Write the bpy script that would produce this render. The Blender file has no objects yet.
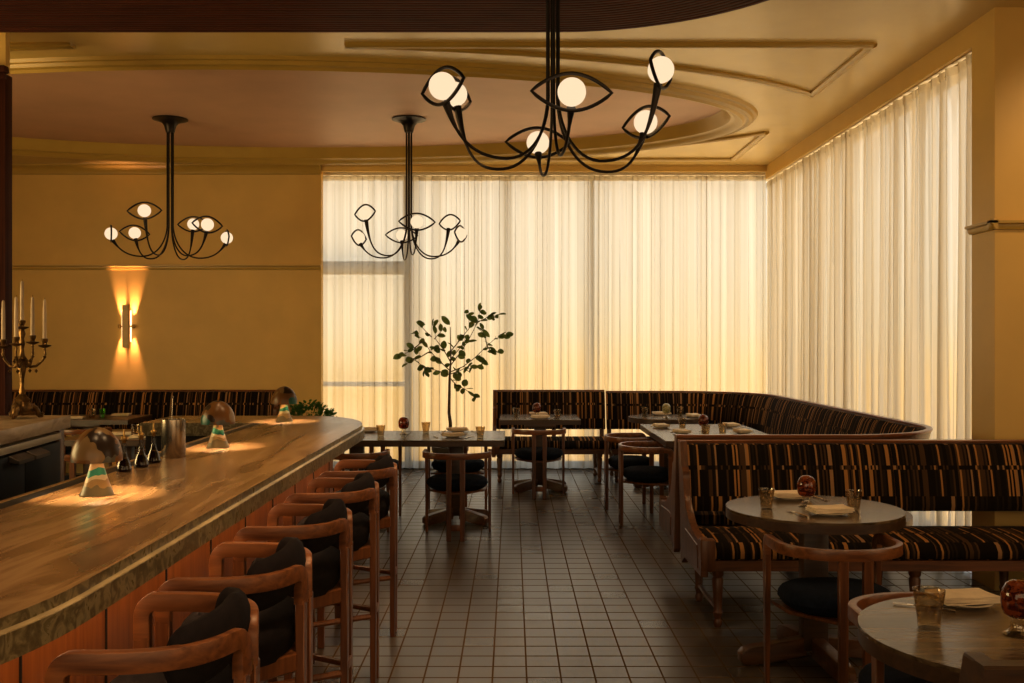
import bpy, bmesh, math, random
from mathutils import Vector, Matrix
random.seed(7)
PI = math.pi
SC = bpy.context.scene
COL = SC.collection
R = math.radians

# ------------------------------------------------------------------ materials
def new_mat(name):
    m = bpy.data.materials.new(name); m.use_nodes = True
    nt = m.node_tree
    for n in list(nt.nodes): nt.nodes.remove(n)
    out = nt.nodes.new('ShaderNodeOutputMaterial')
    return m, nt, out

def N(nt, typ, **kw):
    n = nt.nodes.new(typ)
    for k, v in kw.items():
        if k.startswith('i_'):
            key = k[2:]
            key = int(key) if key.isdigit() else key.replace('_', ' ')
            n.inputs[key].default_value = v
        else:
            setattr(n, k, v)
    return n

def pbr(nt, out, col=(.5, .5, .5), rough=.5, metal=0., **kw):
    p = nt.nodes.new('ShaderNodeBsdfPrincipled')
    p.inputs['Base Color'].default_value = (*col, 1)
    p.inputs['Roughness'].default_value = rough
    p.inputs['Metallic'].default_value = metal
    for k, v in kw.items(): p.inputs[k.replace('_', ' ')].default_value = v
    nt.links.new(p.outputs[0], out.inputs[0])
    return p

def ramp(nt, stops, interp='LINEAR'):
    r = nt.nodes.new('ShaderNodeValToRGB')
    r.color_ramp.interpolation = interp
    e = r.color_ramp.elements
    while len(e) > 1: e.remove(e[-1])
    e[0].position = stops[0][0]; e[0].color = (*stops[0][1], 1)
    for p, c in stops[1:]:
        x = e.new(p); x.color = (*c, 1)
    return r

def simple(name, col, rough=.5, metal=0., var=.12, scale=12., bump=0., bscale=80., **kw):
    m, nt, out = new_mat(name)
    p = pbr(nt, out, col, rough, metal, **kw)
    tc = N(nt, 'ShaderNodeTexCoord')
    no = N(nt, 'ShaderNodeTexNoise', i_Scale=scale, i_Detail=4.)
    nt.links.new(tc.outputs['Object'], no.inputs['Vector'])
    rp = ramp(nt, [(.3, tuple(c * (1 - var) for c in col)), (.7, tuple(min(1, c * (1 + var)) for c in col))])
    nt.links.new(no.outputs['Fac'], rp.inputs[0])
    nt.links.new(rp.outputs[0], p.inputs['Base Color'])
    if bump:
        n2 = N(nt, 'ShaderNodeTexNoise', i_Scale=bscale, i_Detail=3.)
        nt.links.new(tc.outputs['Object'], n2.inputs['Vector'])
        b = N(nt, 'ShaderNodeBump', i_Strength=bump, i_Distance=.01)
        nt.links.new(n2.outputs['Fac'], b.inputs['Height'])
        nt.links.new(b.outputs[0], p.inputs['Normal'])
    return m

def wood(name, dark, light, rough=.35, axis='X', scale=1., coat=.15, spec=.5):
    m, nt, out = new_mat(name)
    p = pbr(nt, out, dark, rough)
    p.inputs['Specular IOR Level'].default_value = spec
    p.inputs['Coat Weight'].default_value = coat
    p.inputs['Coat Roughness'].default_value = .25
    tc = N(nt, 'ShaderNodeTexCoord')
    mp = N(nt, 'ShaderNodeMapping')
    sc = {'X': (2.2, 34, 34), 'Y': (34, 2.2, 34), 'Z': (34, 34, 2.2)}[axis]
    mp.inputs['Scale'].default_value = tuple(s * scale for s in sc)
    nt.links.new(tc.outputs['Object'], mp.inputs['Vector'])
    no = N(nt, 'ShaderNodeTexNoise', i_Scale=1., i_Detail=5., i_Roughness=.6, i_Distortion=.6)
    nt.links.new(mp.outputs[0], no.inputs['Vector'])
    n2 = N(nt, 'ShaderNodeTexNoise', i_Scale=3., i_Detail=2.)
    nt.links.new(tc.outputs['Object'], n2.inputs['Vector'])
    ad = N(nt, 'ShaderNodeMath', operation='ADD'); 
    ml = N(nt, 'ShaderNodeMath', operation='MULTIPLY', i_1=.3)
    nt.links.new(n2.outputs['Fac'], ml.inputs[0])
    nt.links.new(no.outputs['Fac'], ad.inputs[0]); nt.links.new(ml.outputs[0], ad.inputs[1])
    mid = tuple((a + b) / 2 for a, b in zip(dark, light))
    rp = ramp(nt, [(.45, dark), (.63, mid), (.85, light)])
    nt.links.new(ad.outputs[0], rp.inputs[0]); nt.links.new(rp.outputs[0], p.inputs['Base Color'])
    b = N(nt, 'ShaderNodeBump', i_Strength=.12, i_Distance=.004)
    nt.links.new(no.outputs['Fac'], b.inputs['Height']); nt.links.new(b.outputs[0], p.inputs['Normal'])
    return m

def glassy(name, tint, refl=.12, rough=.03):
    # thin clear glass: tinted see-through with fresnel reflections
    m, nt, out = new_mat(name)
    tr = N(nt, 'ShaderNodeBsdfTransparent'); tr.inputs[0].default_value = (*tint, 1)
    gl = N(nt, 'ShaderNodeBsdfGlossy'); gl.inputs['Roughness'].default_value = rough
    lw = N(nt, 'ShaderNodeLayerWeight', i_Blend=.35)
    rp = N(nt, 'ShaderNodeMapRange'); rp.inputs['To Min'].default_value = refl; rp.inputs['To Max'].default_value = .5
    tc = N(nt, 'ShaderNodeTexCoord'); vo = N(nt, 'ShaderNodeTexVoronoi', i_Scale=70.); nt.links.new(tc.outputs['Object'], vo.inputs['Vector'])
    bp = N(nt, 'ShaderNodeBump', i_Strength=.5, i_Distance=.003); nt.links.new(vo.outputs['Distance'], bp.inputs['Height']); nt.links.new(bp.outputs[0], gl.inputs['Normal']); nt.links.new(bp.outputs[0], lw.inputs['Normal'])
    nt.links.new(lw.outputs['Facing'], rp.inputs['Value'])
    mx = N(nt, 'ShaderNodeMixShader')
    nt.links.new(rp.outputs[0], mx.inputs[0]); nt.links.new(tr.outputs[0], mx.inputs[1]); nt.links.new(gl.outputs[0], mx.inputs[2])
    nt.links.new(mx.outputs[0], out.inputs[0])
    return m

def thin_glass(name, tint):
    m, nt, out = new_mat(name)
    tr = N(nt, 'ShaderNodeBsdfTransparent'); tr.inputs[0].default_value = (*tint, 1)
    gl = N(nt, 'ShaderNodeBsdfGlossy', i_Roughness=.05); lw = N(nt, 'ShaderNodeLayerWeight', i_Blend=.3)
    rp = N(nt, 'ShaderNodeMapRange'); rp.inputs['To Min'].default_value = .03; rp.inputs['To Max'].default_value = .45
    nt.links.new(lw.outputs['Facing'], rp.inputs['Value']); mx = N(nt, 'ShaderNodeMixShader')
    nt.links.new(rp.outputs[0], mx.inputs[0]); nt.links.new(tr.outputs[0], mx.inputs[1]); nt.links.new(gl.outputs[0], mx.inputs[2]); nt.links.new(mx.outputs[0], out.inputs[0])
    return m

def emit(name, col, strength):
    m, nt, out = new_mat(name)
    e = N(nt, 'ShaderNodeEmission', i_Strength=strength); e.inputs[0].default_value = (*col, 1)
    nt.links.new(e.outputs[0], out.inputs[0])
    return m

M = {}
M['wall'] = simple('gold_wall_paint', (.64, .415, .115), .5, var=.05, scale=3, bump=.05, bscale=300)
M['wall_soft'] = simple('gold_pier_paint', (.62, .415, .125), .45, var=.04, scale=3)
M['ceil'] = simple('gloss_gold_ceiling_paint', (.62, .45, .165), .26, var=.05, scale=2, bump=.03, bscale=5)
M['mould'] = simple('gold_moulding_paint', (.46, .30, .065), .32, var=.05, scale=4)
M['dome'] = simple('mauve_brown_ceiling_panel', (.56, .345, .225), .5, var=.06, scale=2)
M['chair'] = wood('walnut_chair_wood', (.085, .026, .008), (.25, .088, .025), .32, 'Z', 1., .1)
M['rail'] = wood('walnut_bent_rail_wood', (.10, .031, .009), (.30, .108, .03), .3, 'X', 1., .1)
M['arm'] = wood('walnut_stool_arm_wood', (.11, .034, .010), (.33, .118, .032), .42, 'Y', .8, .0)
M['benchwood'] = wood('dark_bench_wood', (.07, .024, .008), (.19, .070, .022), .4, 'X')
M['benchwoodz'] = wood('dark_bench_post_wood', (.07, .024, .008), (.19, .070, .022), .4, 'Z')
M['table_top'] = wood('grey_oak_table_top', (.030, .018, .009), (.20, .132, .07), .24, 'X', .8, .0)
M['table_edge'] = wood('dark_table_edge', (.035, .016, .007), (.085, .038, .015), .4, 'X')
M['table_foot'] = wood('reddish_dark_foot_wood', (.06, .022, .008), (.15, .06, .02), .35, 'X')
M['table_dark'] = wood('dark_left_table_top', (.05, .02, .008), (.12, .05, .02), .3, 'X')
M['barwood'] = wood('orange_bar_panel_wood', (.22, .065, .015), (.42, .145, .035), .3, 'Z', .7)
M['slat'] = wood('mahogany_slats', (.050, .011, .005), (.11, .026, .010), .5, 'X', 1., .0, .08)
M['mahog'] = wood('mahogany_post', (.040, .010, .005), (.08, .022, .008), .6, 'Z', 1., .0, .1)
M['navy'] = simple('navy_wool_upholstery', (.010, .014, .026), .95, var=.25, scale=40, bump=.25, bscale=400, Specular_IOR_Level=.15)
M['plum'] = simple('black_plum_upholstery', (.013, .008, .008), .9, var=.25, scale=40, bump=.25, bscale=400, Specular_IOR_Level=.2)
M['black'] = simple('blackened_bronze', (.030, .021, .015), .38, .7, var=.2)
M['brass'] = simple('aged_brass', (.42, .26, .085), .36, .9, var=.25, scale=25)
M['oldgold'] = simple('antique_gilt_bronze', (.15, .085, .028), .36, .9, var=.5, scale=30, bump=.4, bscale=60)
M['steel'] = simple('brushed_steel', (.48, .42, .34), .24, .95, var=.08)
M['rail_steel'] = simple('satin_steel_rail', (.62, .52, .38), .4, .25, var=.05)
M['grip'] = simple('grey_brown_handle', (.10, .075, .055), .4, .3, var=.1)
M['fridge'] = simple('black_fridge_door', (.010, .009, .008), .55, .0, var=.1, Specular_IOR_Level=.2)
M['rubber'] = simple('black_drip_channel', (.008, .008, .009), .5, var=.1)
M['candle'] = simple('ivory_candle_wax', (.55, .42, .27), .5, var=.06, Subsurface_Weight=.0)
M['linen'] = simple('cream_napkin_linen', (.84, .70, .52), .85, var=.06, scale=30, bump=.2, bscale=200)
M['china'] = simple('ivory_china', (.72, .62, .48), .2, var=.03)
M['cut'] = simple('silver_cutlery', (.6, .52, .42), .18, 1., var=.05)
M['tumbler'] = glassy('smoky_tumbler_glass', (.82, .74, .60), .06)
M['tumbler_green'] = glassy('green_tumbler_glass', (.55, .80, .35), .04)
M['clear'] = glassy('clear_glass_foot', (.95, .90, .80), .18)
M['bottle'] = thin_glass('plain_bottle_glass', (.62, .54, .44))
M['pot'] = simple('dark_planter_clay', (.05, .035, .022), .7, var=.2)
M['soil'] = simple('potting_soil', (.03, .02, .012), .95, var=.4, scale=60, bump=.5)
M['leaf'] = simple('olive_green_leaves', (.055, .085, .028), .5, var=.4, scale=9)
M['leaf2'] = simple('shrub_leaves', (.035, .085, .018), .5, var=.4, scale=14)
M['bark'] = simple('grey_brown_bark', (.10, .07, .04), .8, var=.3, scale=40, bump=.4)
M['globe'] = emit('lit_opal_globe', (1, .77, .52), .86)
M['sconce_glow'] = emit('sconce_lamp_glow', (1, .62, .30), 3.)
M['bulb'] = emit('lamp_bulb_glow', (1, .72, .40), 6.)
M['wick'] = simple('candle_wick', (.02, .015, .01), .9)
M['frame'] = simple('dark_window_frame', (.10, .085, .07), .5, var=.1)
M['baseb'] = simple('white_track_paint', (.62, .55, .42), .5, var=.04)
M['dark'] = simple('dark_back_surface', (.02, .012, .008), .8)
M['stone_pale'] = simple('pale_sconce_ceramic', (.66, .47, .21), .5, var=.08)

def amber(name, c1, c2):
    m, nt, out = new_mat(name)
    p = pbr(nt, out, c1, .08); p.inputs['Coat Weight'].default_value = .6
    tc = N(nt, 'ShaderNodeTexCoord'); no = N(nt, 'ShaderNodeTexNoise', i_Scale=38., i_Detail=3., i_Distortion=1.5)
    nt.links.new(tc.outputs['Object'], no.inputs['Vector'])
    rp = ramp(nt, [(.42, c1), (.58, c2)]); nt.links.new(no.outputs['Fac'], rp.inputs[0])
    nt.links.new(rp.outputs[0], p.inputs['Base Color'])
    tr = N(nt, 'ShaderNodeBsdfTransparent'); tr.inputs[0].default_value = (*[min(1, c * 2.2) for c in c2], 1)
    mx = N(nt, 'ShaderNodeMixShader', i_0=.28)
    nt.links.new(p.outputs[0], mx.inputs[1]); nt.links.new(tr.outputs[0], mx.inputs[2]); nt.links.new(mx.outputs[0], out.inputs[0])
    return m
M['amber'] = amber('amber_red_art_glass', (.06, .010, .006), (.30, .07, .018))
M['greenish'] = amber('pale_green_art_glass', (.30, .26, .12), (.55, .5, .3))
M['liquid'] = amber('dark_syrup', (.012, .004, .004), (.06, .012, .01))

def marble(name, c1, c2, c3, stretch=(4.5, .55, 1), rough=.16):
    m, nt, out = new_mat(name)
    p = pbr(nt, out, c1, rough)
    tc = N(nt, 'ShaderNodeTexCoord'); mp = N(nt, 'ShaderNodeMapping')
    mp.inputs['Scale'].default_value = stretch; mp.inputs['Rotation'].default_value = (0, 0, R(38))
    nt.links.new(tc.outputs['Object'], mp.inputs['Vector'])
    no = N(nt, 'ShaderNodeTexNoise', i_Scale=1.5, i_Detail=5., i_Roughness=.55, i_Distortion=.5)
    nt.links.new(mp.outputs[0], no.inputs['Vector'])
    rp = ramp(nt, [(.32, c1), (.45, c2), (.52, c1), (.6, c3), (.72, c2)])
    nt.links.new(no.outputs['Fac'], rp.inputs[0]); nt.links.new(rp.outputs[0], p.inputs['Base Color'])
    n2 = N(nt, 'ShaderNodeMapRange'); n2.inputs['To Min'].default_value = rough; n2.inputs['To Max'].default_value = rough + .2
    nt.links.new(no.outputs['Fac'], n2.inputs['Value']); nt.links.new(n2.outputs[0], p.inputs['Roughness'])
    return m
M['marble'] = marble('brown_marble_top', (.19, .105, .045), (.30, .185, .092), (.105, .055, .023))
M['marble_edge'] = marble('green_brown_marble_edge', (.16, .122, .058), (.27, .21, .11), (.105, .074, .034), (15, 15, 15), .2)
M['ledge'] = simple('polished_ledge_painted_highlight', (.46, .36, .21), .14, var=.2, scale=8)  # paler colour paints in the light caught along the ledge
M['marble_back'] = marble('pale_brown_stone', (.40, .29, .17), (.52, .40, .26), (.30, .20, .11), (4, 2, 8), .3)

def stained(name):
    m, nt, out = new_mat(name)
    p = pbr(nt, out, (.4, .25, .1), .3); p.inputs['Specular IOR Level'].default_value = .35
    tc = N(nt, 'ShaderNodeTexCoord')
    vo = N(nt, 'ShaderNodeTexVoronoi', i_Scale=13., i_Randomness=1.)
    no = N(nt, 'ShaderNodeTexNoise', i_Scale=9., i_Detail=2.)
    mxv = N(nt, 'ShaderNodeVectorMath', operation='MULTIPLY_ADD'); mxv.inputs[1].default_value = (.18, .18, .18)
    nt.links.new(tc.outputs['Object'], no.inputs['Vector'])
    nt.links.new(no.outputs['Color'], mxv.inputs[0]); nt.links.new(tc.outputs['Object'], mxv.inputs[2])
    nt.links.new(mxv.outputs[0], vo.inputs['Vector'])
    sp = N(nt, 'ShaderNodeSeparateColor'); nt.links.new(vo.outputs['Color'], sp.inputs[0])
    rp = ramp(nt, [(0, (.03, .016, .008)), (.25, (.15, .068, .018)), (.50, (.21, .13, .055)), (.64, (.02, .11, .085)), (.72, (.16, .07, .02)), (.9, (.09, .085, .065))], 'CONSTANT')
    nt.links.new(sp.outputs[0], rp.inputs[0]); nt.links.new(rp.outputs[0], p.inputs['Base Color'])
    return m
M['stained'] = stained('patchwork_stained_glass')
def stained_base():
    m, nt, out = new_mat('banded_stained_glass_base')
    p = pbr(nt, out, (.4, .25, .1), .3)
    tc = N(nt, 'ShaderNodeTexCoord'); sp = N(nt, 'ShaderNodeSeparateXYZ'); nt.links.new(tc.outputs['Object'], sp.inputs[0])
    no = N(nt, 'ShaderNodeTexNoise', i_Scale=22., i_Detail=1.); nt.links.new(tc.outputs['Object'], no.inputs['Vector'])
    ma = N(nt, 'ShaderNodeMath', operation='MULTIPLY_ADD', i_1=.05); nt.links.new(no.outputs['Fac'], ma.inputs[0]); nt.links.new(sp.outputs[2], ma.inputs[2])
    ml = N(nt, 'ShaderNodeMath', operation='MULTIPLY', i_1=5.); nt.links.new(ma.outputs[0], ml.inputs[0])
    rp = ramp(nt, [(0, (.16, .13, .07)), (.30, (.34, .22, .09)), (.40, (.62, .50, .32)), (.50, (.03, .22, .17)), (.64, (.60, .42, .22)), (.78, (.30, .27, .16))], 'CONSTANT')
    nt.links.new(ml.outputs[0], rp.inputs[0]); nt.links.new(rp.outputs[0], p.inputs['Base Color'])
    return m
M['stained_base'] = stained_base()

def fabric():
    m, nt, out = new_mat('black_tan_striped_weave')
    p = pbr(nt, out, (.02, .015, .01), .9); p.inputs['Specular IOR Level'].default_value = .12
    tc = N(nt, 'ShaderNodeTexCoord'); sp = N(nt, 'ShaderNodeSeparateXYZ')
    nt.links.new(tc.outputs['UV'], sp.inputs[0])
    # wobble the stripe position slightly so stripe widths vary
    c = N(nt, 'ShaderNodeMath', operation='DIVIDE', i_1=.0115); nt.links.new(sp.outputs[0], c.inputs[0])
    fl = N(nt, 'ShaderNodeMath', operation='FLOOR'); nt.links.new(c.outputs[0], fl.inputs[0])
    # row id: v in metres down the weave repeat of 0.46 m
    md = N(nt, 'ShaderNodeMath', operation='FLOORED_MODULO', i_1=.46); nt.links.new(sp.outputs[1], md.inputs[0])
    rr = ramp(nt, [(0, (.0, 0, 0)), (.14, (.5, .5, .5)), (.165, (0, 0, 0)), (.335, (.9, .9, .9)), (.46, (.9, .9, .9))], 'CONSTANT')
    nt.links.new(md.outputs[0], rr.inputs[0])
    rs = N(nt, 'ShaderNodeMath', operation='MULTIPLY', i_1=10.); nt.links.new(rr.outputs[0], rs.inputs[0])
    cv = N(nt, 'ShaderNodeCombineXYZ'); nt.links.new(fl.outputs[0], cv.inputs[0]); nt.links.new(rs.outputs[0], cv.inputs[1])
    wn = N(nt, 'ShaderNodeTexWhiteNoise', noise_dimensions='2D'); nt.links.new(cv.outputs[0], wn.inputs['Vector'])
    rp = ramp(nt, [(0, (.010, .006, .004)), (.48, (.022, .013, .008)), (.66, (.075, .038, .016)), (.82, (.38, .185, .055)), (.92, (.32, .18, .08)), (.955, (.012, .008, .006))], 'CONSTANT')
    nt.links.new(wn.outputs['Value'], rp.inputs[0]); nt.links.new(rp.outputs[0], p.inputs['Base Color'])
    no = N(nt, 'ShaderNodeTexNoise', i_Scale=500.); nt.links.new(tc.outputs['Object'], no.inputs['Vector'])
    b = N(nt, 'ShaderNodeBump', i_Strength=.2, i_Distance=.003); nt.links.new(no.outputs['Fac'], b.inputs['Height']); nt.links.new(b.outputs[0], p.inputs['Normal'])
    return m
M['stripe'] = fabric()

def floor_mat():
    m, nt, out = new_mat('dark_quarry_tiles')
    p = pbr(nt, out, (.05, .04, .03), .3)
    tc = N(nt, 'ShaderNodeTexCoord'); sp = N(nt, 'ShaderNodeSeparateXYZ'); nt.links.new(tc.outputs['Object'], sp.inputs[0])
    T = .168; masks = []; cells = []
    for ax, ph, gw in ((0, .072, .0042), (1, 5.055, .0065)):
        a = N(nt, 'ShaderNodeMath', operation='SUBTRACT', i_1=ph); nt.links.new(sp.outputs[ax], a.inputs[0])
        d = N(nt, 'ShaderNodeMath', operation='DIVIDE', i_1=T); nt.links.new(a.outputs[0], d.inputs[0])
        c = N(nt, 'ShaderNodeMath', operation='FLOOR'); nt.links.new(d.outputs[0], c.inputs[0]); cells.append(c)
        pp = N(nt, 'ShaderNodeMath', operation='PINGPONG', i_1=T / 2); nt.links.new(a.outputs[0], pp.inputs[0])
        mr = N(nt, 'ShaderNodeMapRange'); mr.inputs['From Min'].default_value = gw * .8; mr.inputs['From Max'].default_value = gw * 1.3
        mr.inputs['To Min'].default_value = 1; mr.inputs['To Max'].default_value = 0
        nt.links.new(pp.outputs[0], mr.inputs['Value']); masks.append(mr)
    g = N(nt, 'ShaderNodeMath', operation='MAXIMUM'); nt.links.new(masks[0].outputs[0], g.inputs[0]); nt.links.new(masks[1].outputs[0], g.inputs[1])
    cv = N(nt, 'ShaderNodeCombineXYZ'); nt.links.new(cells[0].outputs[0], cv.inputs[0]); nt.links.new(cells[1].outputs[0], cv.inputs[1])
    wn = N(nt, 'ShaderNodeTexWhiteNoise', noise_dimensions='2D'); nt.links.new(cv.outputs[0], wn.inputs['Vector'])
    rp = ramp(nt, [(0, (.085, .064, .043)), (1, (.102, .078, .053))]); nt.links.new(wn.outputs['Value'], rp.inputs[0])
    mx = N(nt, 'ShaderNodeMix', data_type='RGBA'); nt.links.new(g.outputs[0], mx.inputs[0]); nt.links.new(rp.outputs[0], mx.inputs[6]); mx.inputs[7].default_value = (.13, .075, .028, 1)
    nt.links.new(mx.outputs[2], p.inputs['Base Color'])
    mr = N(nt, 'ShaderNodeMapRange'); mr.inputs['To Min'].default_value = .27; mr.inputs['To Max'].default_value = .31; nt.links.new(wn.outputs['Value'], mr.inputs['Value'])
    ms = N(nt, 'ShaderNodeMath', operation='MULTIPLY', i_1=.85); nt.links.new(g.outputs[0], ms.inputs[0])
    m2 = N(nt, 'ShaderNodeMath', operation='MAXIMUM'); nt.links.new(ms.outputs[0], m2.inputs[0]); nt.links.new(mr.outputs[0], m2.inputs[1]); nt.links.new(m2.outputs[0], p.inputs['Roughness'])
    sl = N(nt, 'ShaderNodeMapRange'); sl.inputs['To Min'].default_value = .75; sl.inputs['To Max'].default_value = .05; nt.links.new(g.outputs[0], sl.inputs['Value']); nt.links.new(sl.outputs[0], p.inputs['Specular IOR Level'])
    return m
M['floor'] = floor_mat()

def curtain_mat():
    m, nt, out = new_mat('sheer_cream_curtain_linen')
    tc = N(nt, 'ShaderNodeTexCoord')
    sp = N(nt, 'ShaderNodeSeparateXYZ'); nt.links.new(tc.outputs['UV'], sp.inputs[0])
    cv = N(nt, 'ShaderNodeCombineXYZ'); nt.links.new(sp.outputs[0], cv.inputs[0])
    n1 = N(nt, 'ShaderNodeTexNoise', i_Scale=6., i_Detail=6., i_Roughness=.7); nt.links.new(cv.outputs[0], n1.inputs['Vector'])
    rp = ramp(nt, [(.34, (.60, .54, .43)), (.66, (.98, .95, .88))]); nt.links.new(n1.outputs['Fac'], rp.inputs[0])  # streaky tones put fold light and shade into the cloth colour
    df = N(nt, 'ShaderNodeBsdfDiffuse'); df.inputs[0].default_value = (.62, .52, .36, 1)
    tl = N(nt, 'ShaderNodeBsdfTranslucent'); nt.links.new(rp.outputs[0], tl.inputs[0])
    tr = N(nt, 'ShaderNodeBsdfTransparent'); nt.links.new(rp.outputs[0], tr.inputs[0])
    rf = N(nt, 'ShaderNodeBsdfRefraction', i_IOR=1.25, i_Roughness=.32); nt.links.new(rp.outputs[0], rf.inputs[0])
    m1 = N(nt, 'ShaderNodeMixShader', i_0=.74); nt.links.new(df.outputs[0], m1.inputs[1]); nt.links.new(tl.outputs[0], m1.inputs[2])
    m2 = N(nt, 'ShaderNodeMixShader', i_0=.34); nt.links.new(m1.outputs[0], m2.inputs[1]); nt.links.new(rf.outputs[0], m2.inputs[2])
    m3 = N(nt, 'ShaderNodeMixShader', i_0=.20); nt.links.new(m2.outputs[0], m3.inputs[1]); nt.links.new(tr.outputs[0], m3.inputs[2])
    nt.links.new(m3.outputs[0], out.inputs[0])
    return m
M['curtain'] = curtain_mat()
def pane_mat():
    m, nt, out = new_mat('window_glass')
    tr = N(nt, 'ShaderNodeBsdfTransparent'); gl = N(nt, 'ShaderNodeBsdfGlossy', i_Roughness=.02)
    mx = N(nt, 'ShaderNodeMixShader', i_0=.06); nt.links.new(tr.outputs[0], mx.inputs[1]); nt.links.new(gl.outputs[0], mx.inputs[2])
    nt.links.new(mx.outputs[0], out.inputs[0]); return m
M['pane'] = pane_mat()

def leafy(name, c1, c2):
    m, nt, out = new_mat(name)
    tc = N(nt, 'ShaderNodeTexCoord'); no = N(nt, 'ShaderNodeTexNoise', i_Scale=9.); nt.links.new(tc.outputs['Object'], no.inputs['Vector'])
    rp = ramp(nt, [(.35, c1), (.65, c2)]); nt.links.new(no.outputs['Fac'], rp.inputs[0])
    df = N(nt, 'ShaderNodeBsdfDiffuse'); tl = N(nt, 'ShaderNodeBsdfTranslucent'); mx = N(nt, 'ShaderNodeMixShader', i_0=.35)
    nt.links.new(rp.outputs[0], df.inputs[0]); nt.links.new(rp.outputs[0], tl.inputs[0]); nt.links.new(df.outputs[0], mx.inputs[1]); nt.links.new(tl.outputs[0], mx.inputs[2])
    nt.links.new(mx.outputs[0], out.inputs[0]); return m
M['leaf'] = leafy('olive_green_leaves', (.085, .125, .035), (.16, .19, .06))
M['leaf2'] = leafy('shrub_leaves', (.05, .12, .02), (.09, .17, .04))
# ------------------------------------------------------------------ mesh helpers
def BM(): return bmesh.new()

def fin(name, bm, mat, parent=None, ang=38, flat=False):
    bmesh.ops.remove_doubles(bm, verts=bm.verts, dist=1e-5)
    bmesh.ops.recalc_face_normals(bm, faces=bm.faces)
    me = bpy.data.meshes.new(name); bm.to_mesh(me); bm.free()
    if not flat:
        me.polygons.foreach_set('use_smooth', [True] * len(me.polygons))
        me.set_sharp_from_angle(angle=R(ang))
    me.materials.append(M[mat] if isinstance(mat, str) else mat)
    o = bpy.data.objects.new(name, me); COL.objects.link(o)
    if parent: o.parent = parent
    return o

def box(bm, x0, x1, y0, y1, z0, z1, bev=0., rot=None, seg=2):
    vs = [bm.verts.new(v) for v in ((x0, y0, z0), (x1, y0, z0), (x1, y1, z0), (x0, y1, z0), (x0, y0, z1), (x1, y0, z1), (x1, y1, z1), (x0, y1, z1))]
    fs = [bm.faces.new([vs[i] for i in q]) for q in ((3, 2, 1, 0), (4, 5, 6, 7), (0, 1, 5, 4), (1, 2, 6, 5), (2, 3, 7, 6), (3, 0, 4, 7))]
    if rot is not None:
        bmesh.ops.transform(bm, matrix=rot, verts=vs)
    if bev:
        es = list({e for f in fs for e in f.edges})
        bmesh.ops.bevel(bm, geom=es, offset=bev, segments=seg, affect='EDGES', profile=.5)
    return bm

def prism(bm, poly, z0, z1, mat4=None, bev=0., seg=2):
    """extrude a 2-D polygon from z0 to z1 (mat4 re-orients it)"""
    a = [bm.verts.new((x, y, z0)) for x, y in poly]; b = [bm.verts.new((x, y, z1)) for x, y in poly]
    f0 = bm.faces.new(list(reversed(a))); f1 = bm.faces.new(b)
    n = len(poly)
    for i in range(n): bm.faces.new((a[i], a[(i + 1) % n], b[(i + 1) % n], b[i]))
    if bev:
        es = list(f0.edges) + list(f1.edges)
        r = bmesh.ops.bevel(bm, geom=es, offset=bev, segments=seg, affect='EDGES', profile=.5)
    if mat4 is not None: bmesh.ops.transform(bm, matrix=mat4, verts=[v for v in bm.verts])
    return bm

def lathe(bm, prof, seg=24, c=(0, 0, 0), rib=0, ribamp=0., loop=False):
    rings = []
    for r, z in prof:
        if r < 1e-5: rings.append([bm.verts.new((c[0], c[1], c[2] + z))])
        else:
            ring = []
            for i in range(seg):
                a = 2 * PI * i / seg
                rr = r * (1 + ribamp * math.cos(rib * a)) if rib else r
                ring.append(bm.verts.new((c[0] + rr * math.cos(a), c[1] + rr * math.sin(a), c[2] + z)))
            rings.append(ring)
    for A, B in list(zip(rings, rings[1:])) + ([(rings[-1], rings[0])] if loop else []):
        if len(A) == 1 and len(B) == 1: continue
        for i in range(seg):
            j = (i + 1) % seg
            if len(A) == 1: bm.faces.new((A[0], B[i], B[j]))
            elif len(B) == 1: bm.faces.new((A[i], A[j], B[0]))
            else: bm.faces.new((A[i], A[j], B[j], B[i]))
    for ring, rev in ((rings[0], True), (rings[-1], False)):
        if len(ring) > 1 and not loop: bm.faces.new(list(reversed(ring)) if rev else ring)
    return bm

def tube(bm, pts, rad, seg=10, closed=False, cap=True):
    pts = [Vector(p) for p in pts]; n = len(pts)
    rads = rad if isinstance(rad, (list, tuple)) else [rad] * n
    rings = []; up = None
    for i in range(n):
        if closed: t = pts[(i + 1) % n] - pts[i - 1]
        else: t = pts[min(i + 1, n - 1)] - pts[max(i - 1, 0)]
        t.normalize()
        if up is None:
            up = Vector((0, 0, 1)) if abs(t.z) < .9 else Vector((1, 0, 0))
        s = t.cross(up); 
        if s.length < 1e-4: s = t.cross(Vector((0, 1, 0)))
        s.normalize(); up = s.cross(t).normalized()
        rings.append([bm.verts.new(pts[i] + (s * math.cos(2 * PI * k / seg) + up * math.sin(2 * PI * k / seg)) * rads[i]) for k in range(seg)])
    m = n if closed else n - 1
    for i in range(m):
        A, B = rings[i], rings[(i + 1) % n]
        for k in range(seg):
            bm.faces.new((A[k], A[(k + 1) % seg], B[(k + 1) % seg], B[k]))
    if cap and not closed:
        bm.faces.new(list(reversed(rings[0]))); bm.faces.new(rings[-1])
    return bm

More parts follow.
